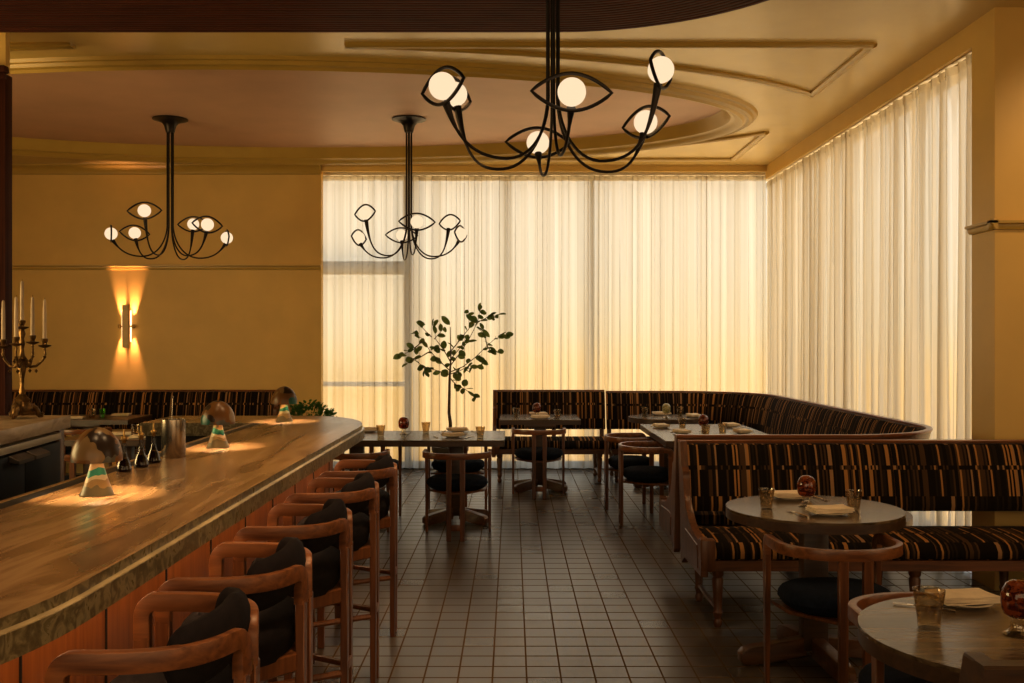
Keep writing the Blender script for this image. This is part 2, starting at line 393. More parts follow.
def bend_sweep(bm, pts, lats, w, h, rnd=.2):
    """sweep a rounded rectangle (w across lateral, h across the other way) along 3-D pts"""
    pts = [Vector(p) for p in pts]; n = len(pts); rings = []
    hw, hh = w / 2, h / 2; c = min(hw, hh) * rnd
    sec = []
    for sx, sy in ((1, 1), (-1, 1), (-1, -1), (1, -1)):
        q = [(sx * (hw - c) + sx * c * math.cos(a), sy * (hh - c) + sy * c * math.sin(a)) for a in (0, PI / 4, PI / 2)]
        if sx * sy < 0: q.reverse()
        sec += q
    for i in range(n):
        t = (pts[min(i + 1, n - 1)] - pts[max(i - 1, 0)]).normalized()
        l = Vector(lats[i]); l = (l - t * l.dot(t)).normalized(); u = l.cross(t).normalized()
        rings.append([bm.verts.new(pts[i] + l * a + u * b) for a, b in sec])
    k = len(sec)
    for A, B in zip(rings, rings[1:]):
        for i in range(k): bm.faces.new((A[i], A[(i + 1) % k], B[(i + 1) % k], B[i]))
    bm.faces.new(list(reversed(rings[0]))); bm.faces.new(rings[-1])
    return bm

def sweep(bm, path, prof, side=1, closed=True, u0=0., v0=0.):
    """plan path [(x,y)], profile [(d,z)]; d measured along the normal (side=+1 left of travel). UV in metres."""
    uv = bm.loops.layers.uv.verify()
    n = len(path); rings = []; us = [u0]
    for i in range(1, n): us.append(us[-1] + math.dist(path[i], path[i - 1]))
    for i in range(n):
        a = path[max(i - 1, 0)]; b = path[min(i + 1, n - 1)]
        tx, ty = b[0] - a[0], b[1] - a[1]; L = math.hypot(tx, ty); nx, ny = -ty / L * side, tx / L * side
        rings.append([bm.verts.new((path[i][0] + nx * d, path[i][1] + ny * d, z)) for d, z in prof])
    k = len(prof); vs = [v0]
    for i in range(k): vs.append(vs[-1] + math.dist(prof[i], prof[(i + 1) % k]))
    for i in range(n - 1):
        for j in range(k if closed else k - 1):
            j2 = (j + 1) % k
            f = bm.faces.new((rings[i][j], rings[i + 1][j], rings[i + 1][j2], rings[i][j2]))
            for l, q in zip(f.loops, ((us[i], vs[j]), (us[i + 1], vs[j]), (us[i + 1], vs[j + 1]), (us[i], vs[j + 1]))): l[uv].uv = q
    if closed:
        bm.faces.new(list(reversed(rings[0]))); bm.faces.new(rings[-1])
    return bm

def arc(cx, cy, r, a0, a1, n=14, ry=None):
    ry = r if ry is None else ry
    return [(cx + r * math.cos(R(a0 + (a1 - a0) * i / n)), cy + ry * math.sin(R(a0 + (a1 - a0) * i / n))) for i in range(n + 1)]

def densify(path, step=.12):
    out = [path[0]]
    for a, b in zip(path, path[1:]):
        n = max(1, int(math.dist(a, b) / step))
        out += [(a[0] + (b[0] - a[0]) * i / n, a[1] + (b[1] - a[1]) * i / n) for i in range(1, n + 1)]
    return out

def tag(o, label=None, cat=None, group=None, kind=None):
    if label: o['label'] = label
    if cat: o['category'] = cat
    if group: o['group'] = group
    if kind: o['kind'] = kind
    return o

def thing(name, label, cat, loc=(0, 0, 0), rz=0., group=None):
    o = bpy.data.objects.new(name, None); COL.objects.link(o)
    o.empty_display_size = .1
    o.location = loc; o.rotation_euler = (0, 0, rz)
    return tag(o, label, cat, group)

def copy_tree(o, parent=None):
    c = o.copy(); COL.objects.link(c)
    if parent: c.parent = parent
    for ch in list(o.children): copy_tree(ch, c)
    return c

def dup(o, label, loc, rz=0., group=None):
    c = copy_tree(o); c.location = loc; c.rotation_euler = (0, 0, rz); c['label'] = label
    if group: c['group'] = group
    return c

def struct(name, bm, mat, **kw):
    o = fin(name, bm, mat, **kw); o['kind'] = 'structure'
    return o

# ------------------------------------------------------------------ room
CZ = 3.865          # ceiling height
XR = 3.20           # right window wall face
YB = 12.50          # back wall face
XJ = -2.395          # left jamb of the back window
PY = 6.60           # front face of the right pier
XL, XE, YF = -7.4, 5.2, -2.2

bm = BM(); prism(bm, [(XL - .2, YF - .2), (XE + .2, YF - .2), (XE + .2, PY + .4), (3.66, PY + .4), (3.66, 12.95), (XL - .2, 12.95)], -.1, 0); struct('floor', bm, 'floor', flat=True)

# ceiling with an oval opening
EC = (-2.4, 9.95); EA, EB = 4.62, 2.05
def ell(a, b, n=160, a0=0, a1=360, c=EC): return [(c[0] + a * math.cos(R(a0 + (a1 - a0) * i / n)), c[1] + b * math.sin(R(a0 + (a1 - a0) * i / n))) for i in range(n + 1)]
bm = BM()
x0, x1, y0, y1 = XL - .2, 3.66, YF - .2, 12.95
angs = sorted([2 * PI * i / 180 for i in range(180)] + [math.atan2(cy - EC[1], cx - EC[0]) % (2 * PI) for cx in (x0, x1) for cy in (y0, y1)])
inn, outr = [], []
for a in angs:
    ca, sa = math.cos(a), math.sin(a)
    re = 1 / math.sqrt((ca / EA) ** 2 + (sa / EB) ** 2)
    ts = []
    if ca > 1e-9: ts.append((x1 - EC[0]) / ca)
    if ca < -1e-9: ts.append((x0 - EC[0]) / ca)
    if sa > 1e-9: ts.append((y1 - EC[1]) / sa)
    if sa < -1e-9: ts.append((y0 - EC[1]) / sa)
    t = min(ts)
    inn.append(bm.verts.new((EC[0] + re * ca, EC[1] + re * sa, CZ))); outr.append(bm.verts.new((EC[0] + t * ca, EC[1] + t * sa, CZ)))
for i in range(len(angs)):
    j = (i + 1) % len(angs); bm.faces.new((inn[i], inn[j], outr[j], outr[i]))
bm.faces.new([bm.verts.new(v) for v in ((3.66, YF - .2, CZ), (XE + .2, YF - .2, CZ), (XE + .2, PY + .4, CZ), (3.66, PY + .4, CZ))])
struct('ceiling', bm, 'ceil', flat=True)
bm = BM()                                               # raised oval panel inside the opening
vs = [bm.verts.new((x, y, 3.965)) for x, y in ell(EA - .02, EB - .02)[:-1]]; bm.faces.new(vs)
struct('trim_ceiling_oval_panel', bm, 'dome', flat=True)

def ring_mould(name, a, b, prof, c=EC, a0=0, a1=360, n=160, mat='mould'):
    bm = BM(); sweep(bm, ell(a, b, n, a0, a1, c), prof, side=-1); return struct(name, bm, mat)
# stepped oval cornice: d>0 is outwards
ring_mould('trim_1', EA, EB, [(-.13, 3.967), (-.10, 3.93), (-.075, 3.87), (-.055, 3.845), (-.02, 3.84), (.0, 3.825), (.02, 3.80), (.06, 3.79), (.08, 3.812), (.10, 3.815), (.12, 3.80), (.15, 3.81), (.165, 3.835), (.19, 3.84), (.205, CZ), (.0, 3.90)])
MP = [(-.035, CZ + .002), (-.035, CZ - .018), (-.015, CZ - .032), (.015, CZ - .032), (.035, CZ - .018), (.035, CZ + .002)]
# thin spandrel mouldings on the flat ceiling
CE = (-2.25, 9.95); OA, OB = 5.4, 2.58
def spandrel(name, x_tip, x_cor, y_str, sgn, cy):
    cc = (CE[0], cy)
    pts = []
    xs = [x_tip + (x_cor - x_tip) * i / 40 for i in range(41)]
    cur = [(x, cc[1] + sgn * OB * math.sqrt(max(0, 1 - ((x - cc[0]) / OA) ** 2))) for x in xs]
    bm = BM()
    sweep(bm, cur, MP); sweep(bm, [(x_tip, y_str), (x_cor, y_str)], MP); sweep(bm, [(x_cor, y_str), (x_cor, cur[-1][1])], MP)
    return struct(name, bm, 'mould')
spandrel('trim_2', -1.24, 2.68, 7.40, -1, 9.95)
spandrel('trim_3', -3.27, -6.9, 7.40, -1, 9.95)
spandrel('trim_4', .4, 2.68, 12.05, 1, 9.45)

# back wall (left part), header, jamb
bm = BM(); box(bm, XL, XJ, YB, YB + .12, 0, CZ); struct('wall_back', bm, 'wall', flat=True)
bm = BM(); box(bm, XJ, XR + .06, YB, YB + .06, 3.785, CZ); struct('wall_back_header', bm, 'wall_soft', flat=True)
bm = BM(); box(bm, XR, XR + .03, PY + .33, YB + .06, 3.70, CZ); struct('wall_right_header', bm, 'wall_soft', flat=True)
bm = BM(); box(bm, XR, XE, PY, PY + .33, 0, CZ); struct('wall_right_pier', bm, 'wall_soft', flat=True)
bm = BM(); box(bm, XE, XE + .2, YF, PY + .33, 0, CZ); struct('wall_right', bm, 'wall', flat=True)
bm = BM(); box(bm, XL - .2, XL, YF, YB + .4, 0, CZ); struct('wall_left', bm, 'wall', flat=True)
bm = BM(); box(bm, XL - .2, XE + .2, YF - .2, YF, 0, CZ); struct('wall_front', bm, 'wall', flat=True)
# picture rails
def rail_prof(z): return [(0, z - .03), (.018, z - .028), (.03, z - .01), (.03, z + .004), (.05, z + .012), (.05, z + .028), (0, z + .034)]
bm = BM(); sweep(bm, [(XL, YB), (XJ, YB)], rail_prof(2.58), side=-1); struct('trim_5', bm, 'mould')
bm = BM(); sweep(bm, [(XR, PY + .33), (XR, PY), (XE, PY)], rail_prof(2.42), side=-1); 
bm.free()
bm = BM(); sweep(bm, [(XR - .05, PY), (XE, PY)], rail_prof(2.42), side=-1); sweep(bm, [(XR, PY + .33), (XR, PY - .05)], rail_prof(2.42), side=-1); struct('trim_6', bm, 'mould')
# cornice on the back wall
bm = BM(); sweep(bm, [(XL, YB), (XJ, YB)], [(0, CZ), (0, CZ - .12), (.02, CZ - .11), (.03, CZ - .08), (.07, CZ - .03), (.09, CZ - .02), (.09, CZ)], side=-1); struct('trim_7', bm, 'mould')
bm = BM(); sweep(bm, [(XL, YB), (XJ, YB)], [(0, 0), (0, .12), (.015, .115), (.018, 0)], side=-1); struct('baseboard_back', bm, 'mould')

# left pier: painted above, mahogany clad below, cap between
PX = -3.51
bm = BM(); box(bm, PX - .8, PX, 6.9, 6.96, 0, CZ); struct('wall_left_pier', bm, 'wall_soft', flat=True)
pl = thing('post_cladding', 'dark mahogany post cladding with a cap moulding, at the left edge behind the candelabra', 'post', (PX, 6.9, 0))
bm = BM(); box(bm, -.82, .004, -.03, -.002, 0, 3.50, .004); box(bm, .002, .012, -.03, .07, 0, 3.50, .003)
for i in range(6): box(bm, -.78 + i * .13, -.70 + i * .13, -.045, -.03, .1, 3.45, .006)
fin('cladding_panel', bm, 'mahog', pl)
bm = BM(); box(bm, -.86, .03, -.07, -.002, 3.50, 3.55, .012); box(bm, -.84, .015, -.05, -.002, 3.46, 3.50, .008); fin('cap', bm, 'mahog', pl)

# dropped soffit of fluted mahogany above the bar
SZ = 3.4835
so = [(-6.5, -1.9), (1.70, -1.9), (1.70, 4.52)] + arc(.25, 4.52, 1.45, 0, 90, 24)[1:] + [(-6.5, 5.97)]
bm = BM(); prism(bm, so, SZ + .02, CZ - .003); o = struct('ceiling_soffit', bm, 'dark', flat=True)
# concentric slats on its underside, each running along the rounded edge
bm = BM()
for i in range(22):
    off = .012 + i * .040
    rr = max(1.45 - off, .2)
    pth = [(1.70 - off, -1.9), (1.70 - off, 4.52)] + arc(.25, 4.52, rr, 0, 90, 24)[1:] + [(-6.5, 5.97 - off)]
    sweep(bm, pth, [(.0, SZ + .0205), (.001, SZ + .0175), (.006, SZ + .0165), (.020, SZ + .0165), (.025, SZ + .0175), (.026, SZ + .0205)], side=1)
struct('trim_8', bm, 'slat')

# windows behind the curtains
def window(name, along, fixed, a0, a1, posts, rails):
    bm = BM()
    def bar(u0, u1, z0, z1, t=.05):
        if along == 'X': box(bm, u0, u1, fixed, fixed + t, z0, z1)
        else: box(bm, fixed, fixed + t, u0, u1, z0, z1)
    bar(a0, a1, 0, .10); bar(a0, a1, CZ - .12, CZ)
    for u, w in posts: bar(u - w / 2, u + w / 2, 0, CZ)
    for u0, u1, z, h in rails: bar(u0, u1, z - h / 2, z + h / 2)
    o = struct(name, bm, 'frame', flat=True)
    b2 = BM()
    if along == 'X': box(b2, a0, a1, fixed + .02, fixed + .026, .08, CZ - .1)
    else: box(b2, fixed + .02, fixed + .026, a0, a1, .08, CZ - .1)
    fin('pane', b2, 'pane', o, flat=True)
    return o
WY = 12.86
window('window_1', 'X', WY, XJ - .3, 3.62, [(XJ - .28, .06), (-1.34, .15), (-.06, .05), (1.02, .06), (3.57, .10)],
       [(XJ - .3, -1.34, 2.60, .17), (XJ - .3, -1.34, 1.10, .06)])
window('window_2', 'Y', 3.57, PY + .2, WY, [(7.0, .12), (8.75, .08), (11.0, .08), (12.8, .1)], [])
bm = BM(); box(bm, XJ - .8, XJ - .3, YB + .12, WY + .05, 0, CZ); struct('wall_back_jamb', bm, 'wall', flat=True)
bm = BM(); box(bm, XR + .3, XE, PY + .33, PY + .40, 0, CZ); struct('wall_right_jamb', bm, 'wall', flat=True)

# ------------------------------------------------------------------ curtains
def curtain(label, p0, p1, side, ztop, zbot=.03, seed=1, group='floor-length sheer curtains'):
    rnd = random.Random(seed)
    L = math.dist(p0, p1); n = int(L / .0075); rows = 9
    # irregular fold positions
    ph = [0.]; 
    w = .15
    cur = 0.; phase = []
    for i in range(n + 1):
        phase.append(cur)
        if i % 20 == 0: w = rnd.uniform(.11, .21)
        cur += 2 * PI * (L / n) / w
    amps = [rnd.uniform(.55, 1.15) for _ in range(int(cur / (2 * PI)) + 3)]
    cx, cy = p0; dx, dy = (p1[0] - p0[0]) / L, (p1[1] - p0[1]) / L; nx, ny = -dy * side, dx * side
    o = thing('curtain', label, 'curtain', (cx, cy, 0), 0, group)
    bm = BM(); uv = bm.loops.layers.uv.verify()
    g = []
    for r in range(rows + 1):
        t = r / rows; z = ztop + (zbot - ztop) * t; row = []
        for i in range(n + 1):
            s = L * i / n; k = int(phase[i] / (2 * PI)); f = (phase[i] / (2 * PI)) % 1
            a = amps[k] * (1 - f) + amps[k + 1] * f
            d = .040 * a * math.sin(phase[i] + .35 * math.sin(3.1 * t + k)) * (.75 + .35 * t) + .012 * math.sin(phase[i] * .37 + 2 * t) + .008 * math.sin(phase[i] * 2.3 + seed) * t
            fade = min(1, s / .05, (L - s) / .05)
            ss = s + fade * .015 * a * math.sin(phase[i] * 2 + .5 * math.sin(k * 1.7)); d *= fade
            row.append(bm.verts.new((dx * ss + nx * d, dy * ss + ny * d, z)))
        g.append(row)
    for r in range(rows):
        for i in range(n):
            f = bm.faces.new((g[r][i], g[r][i + 1], g[r + 1][i + 1], g[r + 1][i]))
            for l, (a, b) in zip(f.loops, ((i, r), (i + 1, r), (i + 1, r + 1), (i, r + 1))): l[uv].uv = (L * a / n + seed * 3.7, b / rows * 3.7)
    me = fin('drape', bm, 'curtain', o, ang=180)
    # stitched heading tape along the top of the folds
    bm = BM(); uv = bm.loops.layers.uv.verify()
    prev = None
    for i in range(0, n + 1):
        v = g_top = None
        s = L * i / n; k = int(phase[i] / (2 * PI)); f = (phase[i] / (2 * PI)) % 1
        a = amps[k] * (1 - f) + amps[k + 1] * f
        d = .040 * a * math.sin(phase[i] + .35 * math.sin(k)) * .75 + .012 * math.sin(phase[i] * .37) - .004
        fade = min(1, s / .05, (L - s) / .05)
        ss = s + fade * .015 * a * math.sin(phase[i] * 2 + .5 * math.sin(k * 1.7)); d = d * fade - .004
        a1 = bm.verts.new((dx * ss + nx * d, dy * ss + ny * d, ztop + .004)); b1 = bm.verts.new((dx * ss + nx * d, dy * ss + ny * d, ztop - .06))
        if prev: bm.faces.new((prev[0], a1, b1, prev[1]))
        prev = (a1, b1)
    fin('heading_tape', bm, 'curtain', o, ang=180)
    return o
CY = 12.68; CX = 3.285
def X_at(px, Y): return (px - 512) * Y / 995.6
xs = [XJ - .14, -1.30, -.06, .30, 1.62, 3.235]
labs = ['sheer cream curtain panel left of the potted tree, window bars showing through it',
        'sheer cream curtain panel directly behind the potted tree',
        'narrow sheer cream curtain panel above the left end of the straight back banquette',
        'sheer cream curtain panel above the middle of the straight back banquette',
        'sheer cream curtain panel on the back window, meeting the room corner']
for i in range(5): curtain(labs[i], (xs[i], CY), (xs[i + 1], CY), 1, 3.755, .035, 11 + i)
ys = [12.85, 10.7, 8.75, 6.98]
labs = ['sheer cream curtain panel on the right window, nearest the room corner', 'sheer cream curtain panel in the middle of the right window', 'sheer cream curtain panel on the right window, beside the right pier']
for i in range(3): curtain(labs[i], (CX, ys[i]), (CX, ys[i + 1]), 1, 3.69, .035, 31 + i)
bm = BM(); box(bm, XJ - .12, 3.23, CY - .025, CY + .025, 3.765, 3.80, .005); tag(fin('curtain_track', bm, 'baseb'), 'pale curtain track above the back window curtains', 'curtain track')
bm = BM(); box(bm, CX - .025, CX + .025, 6.96, 12.84, 3.71, 3.745, .005); tag(fin('curtain_track', bm, 'baseb'), 'pale curtain track above the right window curtains', 'curtain track')

# ------------------------------------------------------------------ banquettes
def turned_leg(bm, x, y, h, s=1.):
    lathe(bm, [(.0, 0), (.018 * s, 0), (.024 * s, .012), (.026 * s, .03), (.018 * s, .05), (.022 * s, .062), (.027 * s, .08), (.03 * s, .085), (.024 * s, .1), (.028 * s, h * .55), (.034 * s, h * .8), (.026 * s, h * .84), (.034 * s, h * .87), (.036 * s, h), (0, h)], 14, (x, y, 0))

def banquette(name, label, path, side, top=1.03, legs=(), ends=(True, True), seams=(), group='striped banquettes', posts=(), bw='benchwood', bz='benchwoodz', cap='rail'):
    """path = foot line of the back cushion; side=+1: back lies to the left of travel"""
    o = thing(name, label, 'banquette', (path[0][0], path[0][1], 0), 0, group)
    ox, oy = path[0]
    P = densify([(x - ox, y - oy) for x, y in path], .1)
    cum = [0.]
    for a, b in zip(P, P[1:]): cum.append(cum[-1] + math.dist(a, b))
    def at(s, d):
        s = min(max(s, 0), cum[-1])
        for i in range(len(P) - 1):
            if s <= cum[i + 1] + 1e-9: break
        t = (s - cum[i]) / (cum[i + 1] - cum[i]); a, b = P[i], P[i + 1]
        tx, ty = (b[0] - a[0]), (b[1] - a[1]); L = math.hypot(tx, ty); nx, ny = -ty / L * side, tx / L * side
        return Vector((a[0] + tx * t + nx * d, a[1] + ty * t + ny * d, 0)), math.atan2(ty, tx)
    def sub(s0, s1):
        pts = [tuple(at(s0, 0)[0][:2])] + [P[i] for i in range(len(P)) if s0 + .01 < cum[i] < s1 - .01] + [tuple(at(s1, 0)[0][:2])]
        return pts
    T = cum[-1]
    cuts = [0.] + [s for s in seams] + [T]
    e = .012
    for a, b in zip(cuts, cuts[1:]):
        pa = sub(a + (.045 if a == 0 and ends[0] else .001), b - (.045 if b == T and ends[1] else .001))
        # back cushion: top edge first so that v runs down the weave from its top
        zt, zb = top - .022, .575
        H = zt - zb
        front = []
        for k in range(13):
            t = k / 12; front.append((.105 * (1 - t) - .022 * math.sin(PI * t) ** .7 - .0, zt - H * t))
        prof = [(.155, zt - .012), (.14, zt)] + [(front[0][0] + .008, zt - .001)] + front[1:-1] + [(front[-1][0] + .01, zb), (.055, zb)]
        bm = BM(); sweep(bm, pa, prof, side, u0=a, v0=-.05); fin('backrest', bm, 'stripe', o, ang=50)
        # seat cushion: from back edge forward then down the front
        prof = [(-.02, .41), (-.02, .475), (-.05, .492), (-.2, .507), (-.38, .508), (-.52, .497), (-.575, .478), (-.602, .445), (-.600, .408), (-.585, .395), (-.3, .40)]
        bm = BM(); sweep(bm, pa, prof, side, u0=a, v0=.2); fin('seat', bm, 'stripe', o, ang=50)
    # wooden seat rail and deck
    bm = BM(); sweep(bm, P, [(-.605, .335), (-.605, .393), (-.57, .396), (.06, .396), (.06, .345), (-.56, .345), (-.565, .335)], side); fin('seat_rail', bm, bw, o)
    # wooden back board with cap
    bm = BM(); sweep(bm, P, [(.065, .59), (.082, .59), (.182, top - .02), (.165, top - .02)], side); fin('back_board', bm, bw, o)
    bm = BM(); sweep(bm, P, [(.150, top - .018), (.146, top - .006), (.15, top), (.187, top), (.192, top - .006), (.19, top - .018)], side); fin('top_cap', bm, cap, o)
    # posts joining the seat to the back
    for s in posts:
        p, a = at(s, 0); m = Matrix.Translation(p) @ Matrix.Rotation(a, 4, 'Z')
        bm = BM()
        poly = [(.0, .34), (.06, .34), (.085, .62), (.06, .62)]
        m4 = m @ Matrix(((0, 0, 1, 0), (side, 0, 0, 0), (0, 1, 0, 0), (0, 0, 0, 1)))
        prism(bm, poly, -.025, .025, m4); fin('back_post', bm, bz, o)
    # shaped end boards: tall stile sweeping down to the seat side
    for flag, s, sg in ((ends[0], .0, 1), (ends[1], T, -1)):
        if not flag: continue
        p, a = at(s + sg * .0225, 0)
        sw = [(-.60, .30)] + [(-.60, .515), (-.555, .525), (-.54, .50)]
        for k in range(9):
            t = k / 8; ang_ = PI / 2 * t
            sw.append((-.52 + .50 * math.sin(ang_), .50 + .27 * (1 - math.cos(ang_))))
        sw += [(.0, .80), (-.01, .83), (.05, .85), (.095, top - .002), (.19, top - .002), (.115, .62), (.085, .27), (.05, .24), (-.05, .30)]
        m4 = Matrix.Translation(p) @ Matrix.Rotation(a, 4, 'Z') @ Matrix(((0, 0, 1, 0), (side, 0, 0, 0), (0, 1, 0, 0), (0, 0, 0, 1)))
        bm = BM(); prism(bm, sw, -.0215, .0215, m4, .004, 1); ep = fin('end_board', bm, bz, o)
        q, a_ = at(s + sg * .045, -.575); bm = BM(); box(bm, -.04, .04, -.035, .035, .33, .515, .010, Matrix.Translation(q) @ Matrix.Rotation(a_, 4, 'Z')); fin('corner_post', bm, bz, o)
        bm = BM(); prism(bm, [(-.52, .33), (-.06, .33), (-.04, .46), (-.10, .49), (-.50, .47)], -.026, .026, m4, .006, 1); fin('raised_panel', bm, bz, ep)
    for s in legs:
        pr = []
        for d in (-.54, .035):
            p, a = at(s, d); bm = BM(); turned_leg(bm, p.x, p.y, .345); fin('leg', bm, bz, o); pr.append(p)
        bm = BM(); tube(bm, [pr[0] + Vector((0, 0, .10)), pr[0].lerp(pr[1], .5) + Vector((0, 0, .10)), pr[1] + Vector((0, 0, .10))], [.012, .017, .012], 8); fin('stretcher', bm, bz, o)
    return o

banquette('banquette', 'long striped banquette with shaped wooden end, right foreground before the pier', [(1.08, 6.30), (5.0, 6.30)], 1, 1.012, (.11, 1.25, 2.05, 3.0, 3.8), (True, False), (1.35, 2.7), posts=(1.28, 2.6, 3.6))
banquette('curved_banquette', 'striped banquette curving round the far right corner in front of the right window', [(1.165, 12.2)] + arc(1.98, 11.32, .88, 90, 0, 16) + arc(2.18, 7.395, .68, 0, -90, 16) + [(1.08, 6.715)], 1, 1.037,
          (.06, 1.1, 2.2, 3.4, 4.6, 5.8, 6.9, 7.35), (False, True), (1.6, 2.55, 3.4, 4.4, 5.4), posts=(.03, 2.6, 4.2))
banquette('banquette', 'short straight striped banquette under the back window, behind the rectangular table', [(-.235, 12.2), (1.145, 12.2)], 1, 1.05, (.09, 1.26), (True, False), (), posts=(.75, 1.34))
banquette('banquette', 'striped banquette along the gold wall beneath the wall sconce', [(-7.3, 12.2), (-2.88, 12.2)], 1, 1.05, (.1, 1.5, 3.0, 4.3), (False, True), (1.5, 3.0), posts=(1.5, 3.0))
banquette('banquette', 'wooden-backed banquette at the bottom right corner, its back to the camera', [(4.0, 2.12), (.915, 2.12)], 1, 1.02, (.3, 1.6, 2.9), (False, True), (1.5,), posts=(1.5,), bw='table_edge', bz='table_edge', cap='table_edge')  # darker wood paints in the shade on this banquette

# ------------------------------------------------------------------ dining chairs
def bend_pts(plan, z, zlow, r, lat_sign=1):
    """rail path: plan points at height z, bending down to zlow at both ends with radius r; returns pts, lateral vectors"""
    pts, lats = [], []
    def lat(t): return Vector((-t.y, t.x, 0)).normalized()
    n = len(plan)
    V = [Vector((p[0], p[1], 0)) for p in plan]
    t0 = (V[1] - V[0]).normalized(); t1 = (V[-1] - V[-2]).normalized()
    l0 = lat(t0)
    pts.append(V[0] + Vector((0, 0, zlow))); lats.append(l0)
    for k in range(7):
        a = PI / 2 * k / 6
        pts.append(V[0] + t0 * (r - r * math.cos(a)) + Vector((0, 0, z - r + r * math.sin(a)))); lats.append(l0)
    for i in range(1, n - 1):
        if (V[i] - V[0]).length < r * 1.05 or (V[i] - V[-1]).length < r * 1.05: continue
        pts.append(V[i] + Vector((0, 0, z))); lats.append(lat(V[i + 1] - V[i - 1]))
    l1 = lat(t1)
    for k in range(7):
        a = PI / 2 * k / 6
        pts.append(V[-1] - t1 * (r - r * math.sin(a)) + Vector((0, 0, z - r + r * math.cos(a)))); lats.append(l1)
    pts.append(V[-1] + Vector((0, 0, zlow))); lats.append(l1)
    return pts, lats

def cushion(bm, hx, hy, z0, z1, p=2.6, yoff=0., seg=40, under=.62):
    prof = [(0, z0)]
    for k in range(5): t = k / 4; prof.append((under + (.93 - under) * t ** .6, z0 + (z1 - z0) * .28 * t))
    prof += [(1.0, z0 + (z1 - z0) * .5), (.99, z0 + (z1 - z0) * .66), (.94, z0 + (z1 - z0) * .82), (.84, z0 + (z1 - z0) * .93), (.6, z1 - .002), (.3, z1), (0, z1)]
    rings = []
    for s, z in prof:
        if s == 0: rings.append([bm.verts.new((0, yoff, z))]); continue
        ring = []
        for i in range(seg):
            a = 2 * PI * i / seg; c, n_ = math.cos(a), math.sin(a)
            k = (abs(c) ** p + abs(n_) ** p) ** (-1 / p)
            ring.append(bm.verts.new((hx * s * k * c, yoff + hy * s * k * n_, z)))
        rings.append(ring)
    for A, B in zip(rings, rings[1:]):
        for i in range(seg):
            j = (i + 1) % seg
            if len(A) == 1: bm.faces.new((A[0], B[j], B[i]))
            elif len(B) == 1: bm.faces.new((A[i], A[j], B[0]))
            else: bm.faces.new((A[i], A[j], B[j], B[i]))
    return bm

def leg_bar(bm, x, y, z0, z1, w, d, tap=.75, rz=0.):
    """tapered square leg"""
    m = Matrix.Translation((x, y, 0)) @ Matrix.Rotation(rz, 4, 'Z')
    vs = []
    for z, k in ((z0, tap), (z1, 1.)):
        for sx, sy in ((-1, -1), (1, -1), (1, 1), (-1, 1)): vs.append(bm.verts.new(m @ Vector((sx * w / 2 * k, sy * d / 2 * k, z))))
    fs = [bm.faces.new([vs[i] for i in q]) for q in ((3, 2, 1, 0), (4, 5, 6, 7), (0, 1, 5, 4), (1, 2, 6, 5), (2, 3, 7, 6), (3, 0, 4, 7))]
    es = list({e for f in fs for e in f.edges}); bmesh.ops.bevel(bm, geom=es, offset=.004, segments=1, affect='EDGES')

def make_chair():
    o = thing('dining_chair', '', 'chair', (0, 0, 0), 0, 'horseshoe-back dining chairs')
    Z = .725
    plan = [(-.272, .20), (-.276, .14), (-.278, .08)] + [(-.278 * math.cos(R(a)), -.0 - .215 * math.sin(R(a))) for a in range(8, 173, 6)] + [(.278, .08), (.276, .14), (.272, .20)]
    pts, lats = bend_pts(plan, Z - .026, Z - .10, .035)
    bm = BM(); bend_sweep(bm, pts, lats, .030, .050); fin('back_rail', bm, 'rail', o)
    for s in (-1, 1):
        bm = BM(); leg_bar(bm, s * .272, .20, 0, Z - .085, .030, .046, .72); fin('leg', bm, 'chair', o)
    for s in (-1, 1):
        bm = BM(); leg_bar(bm, s * .056, -.208, 0, Z - .045, .044, .030, .9); fin('leg', bm, 'chair', o)
    bm = BM(); cushion(bm, .260, .222, .395, .512, 2.4, .03); fin('seat', bm, 'navy', o)
    bm = BM(); prism(bm, [(.255, .2), (.235, .0), (.07, -.2), (-.07, -.2), (-.235, .0), (-.255, .2)], .384, .402, None, .004, 1); fin('seat_frame', bm, 'chair', o)
    bm = BM(); box(bm, -.04, .04, -.22, -.196, .085, .135, .003); fin('stretcher', bm, 'chair', o)
    return o
CH = make_chair(); first = [True]
def chair(label, x, y, rz):
    if first[0]:
        first[0] = False; CH.location = (x, y, 0); CH.rotation_euler = (0, 0, rz); CH['label'] = label; return CH
    return dup(CH, label, (x, y, 0), rz)
chair('horseshoe-back dining chair seen from behind, at the near side of the aisle table', -.465, 8.42, R(0))
chair('navy-seated dining chair beyond the aisle table, mostly hidden by the nearer chair', -.52, 9.67, R(180))
chair('navy-seated dining chair beyond the table end that joins the bar', -1.33, 9.62, R(180))
chair('dining chair at the table end beside the bar, mostly hidden by bar stools', -1.345, 8.42, R(0))
chair('horseshoe-back dining chair seen from behind, facing the back window table', .285, 10.60, R(0))
chair('navy-seated chair at the left side of the long table, nearer of two', 1.19, 8.98, R(-90))
chair('navy-seated chair at the left side of the long table, farther of two', 1.14, 9.83, R(-90))
chair('horseshoe-back dining chair at the round table before the foreground striped banquette', 1.515, 4.63, R(3))
chair('dining chair tucked behind the round table that is cut off by the right edge', 1.47, 3.46, R(180))
chair('dining chair in front of the dark table under the wall sconce', -4.65, 10.65, R(0))
chair('dining chair at the dark table behind the steel cup', -3.65, 8.35, R(0))

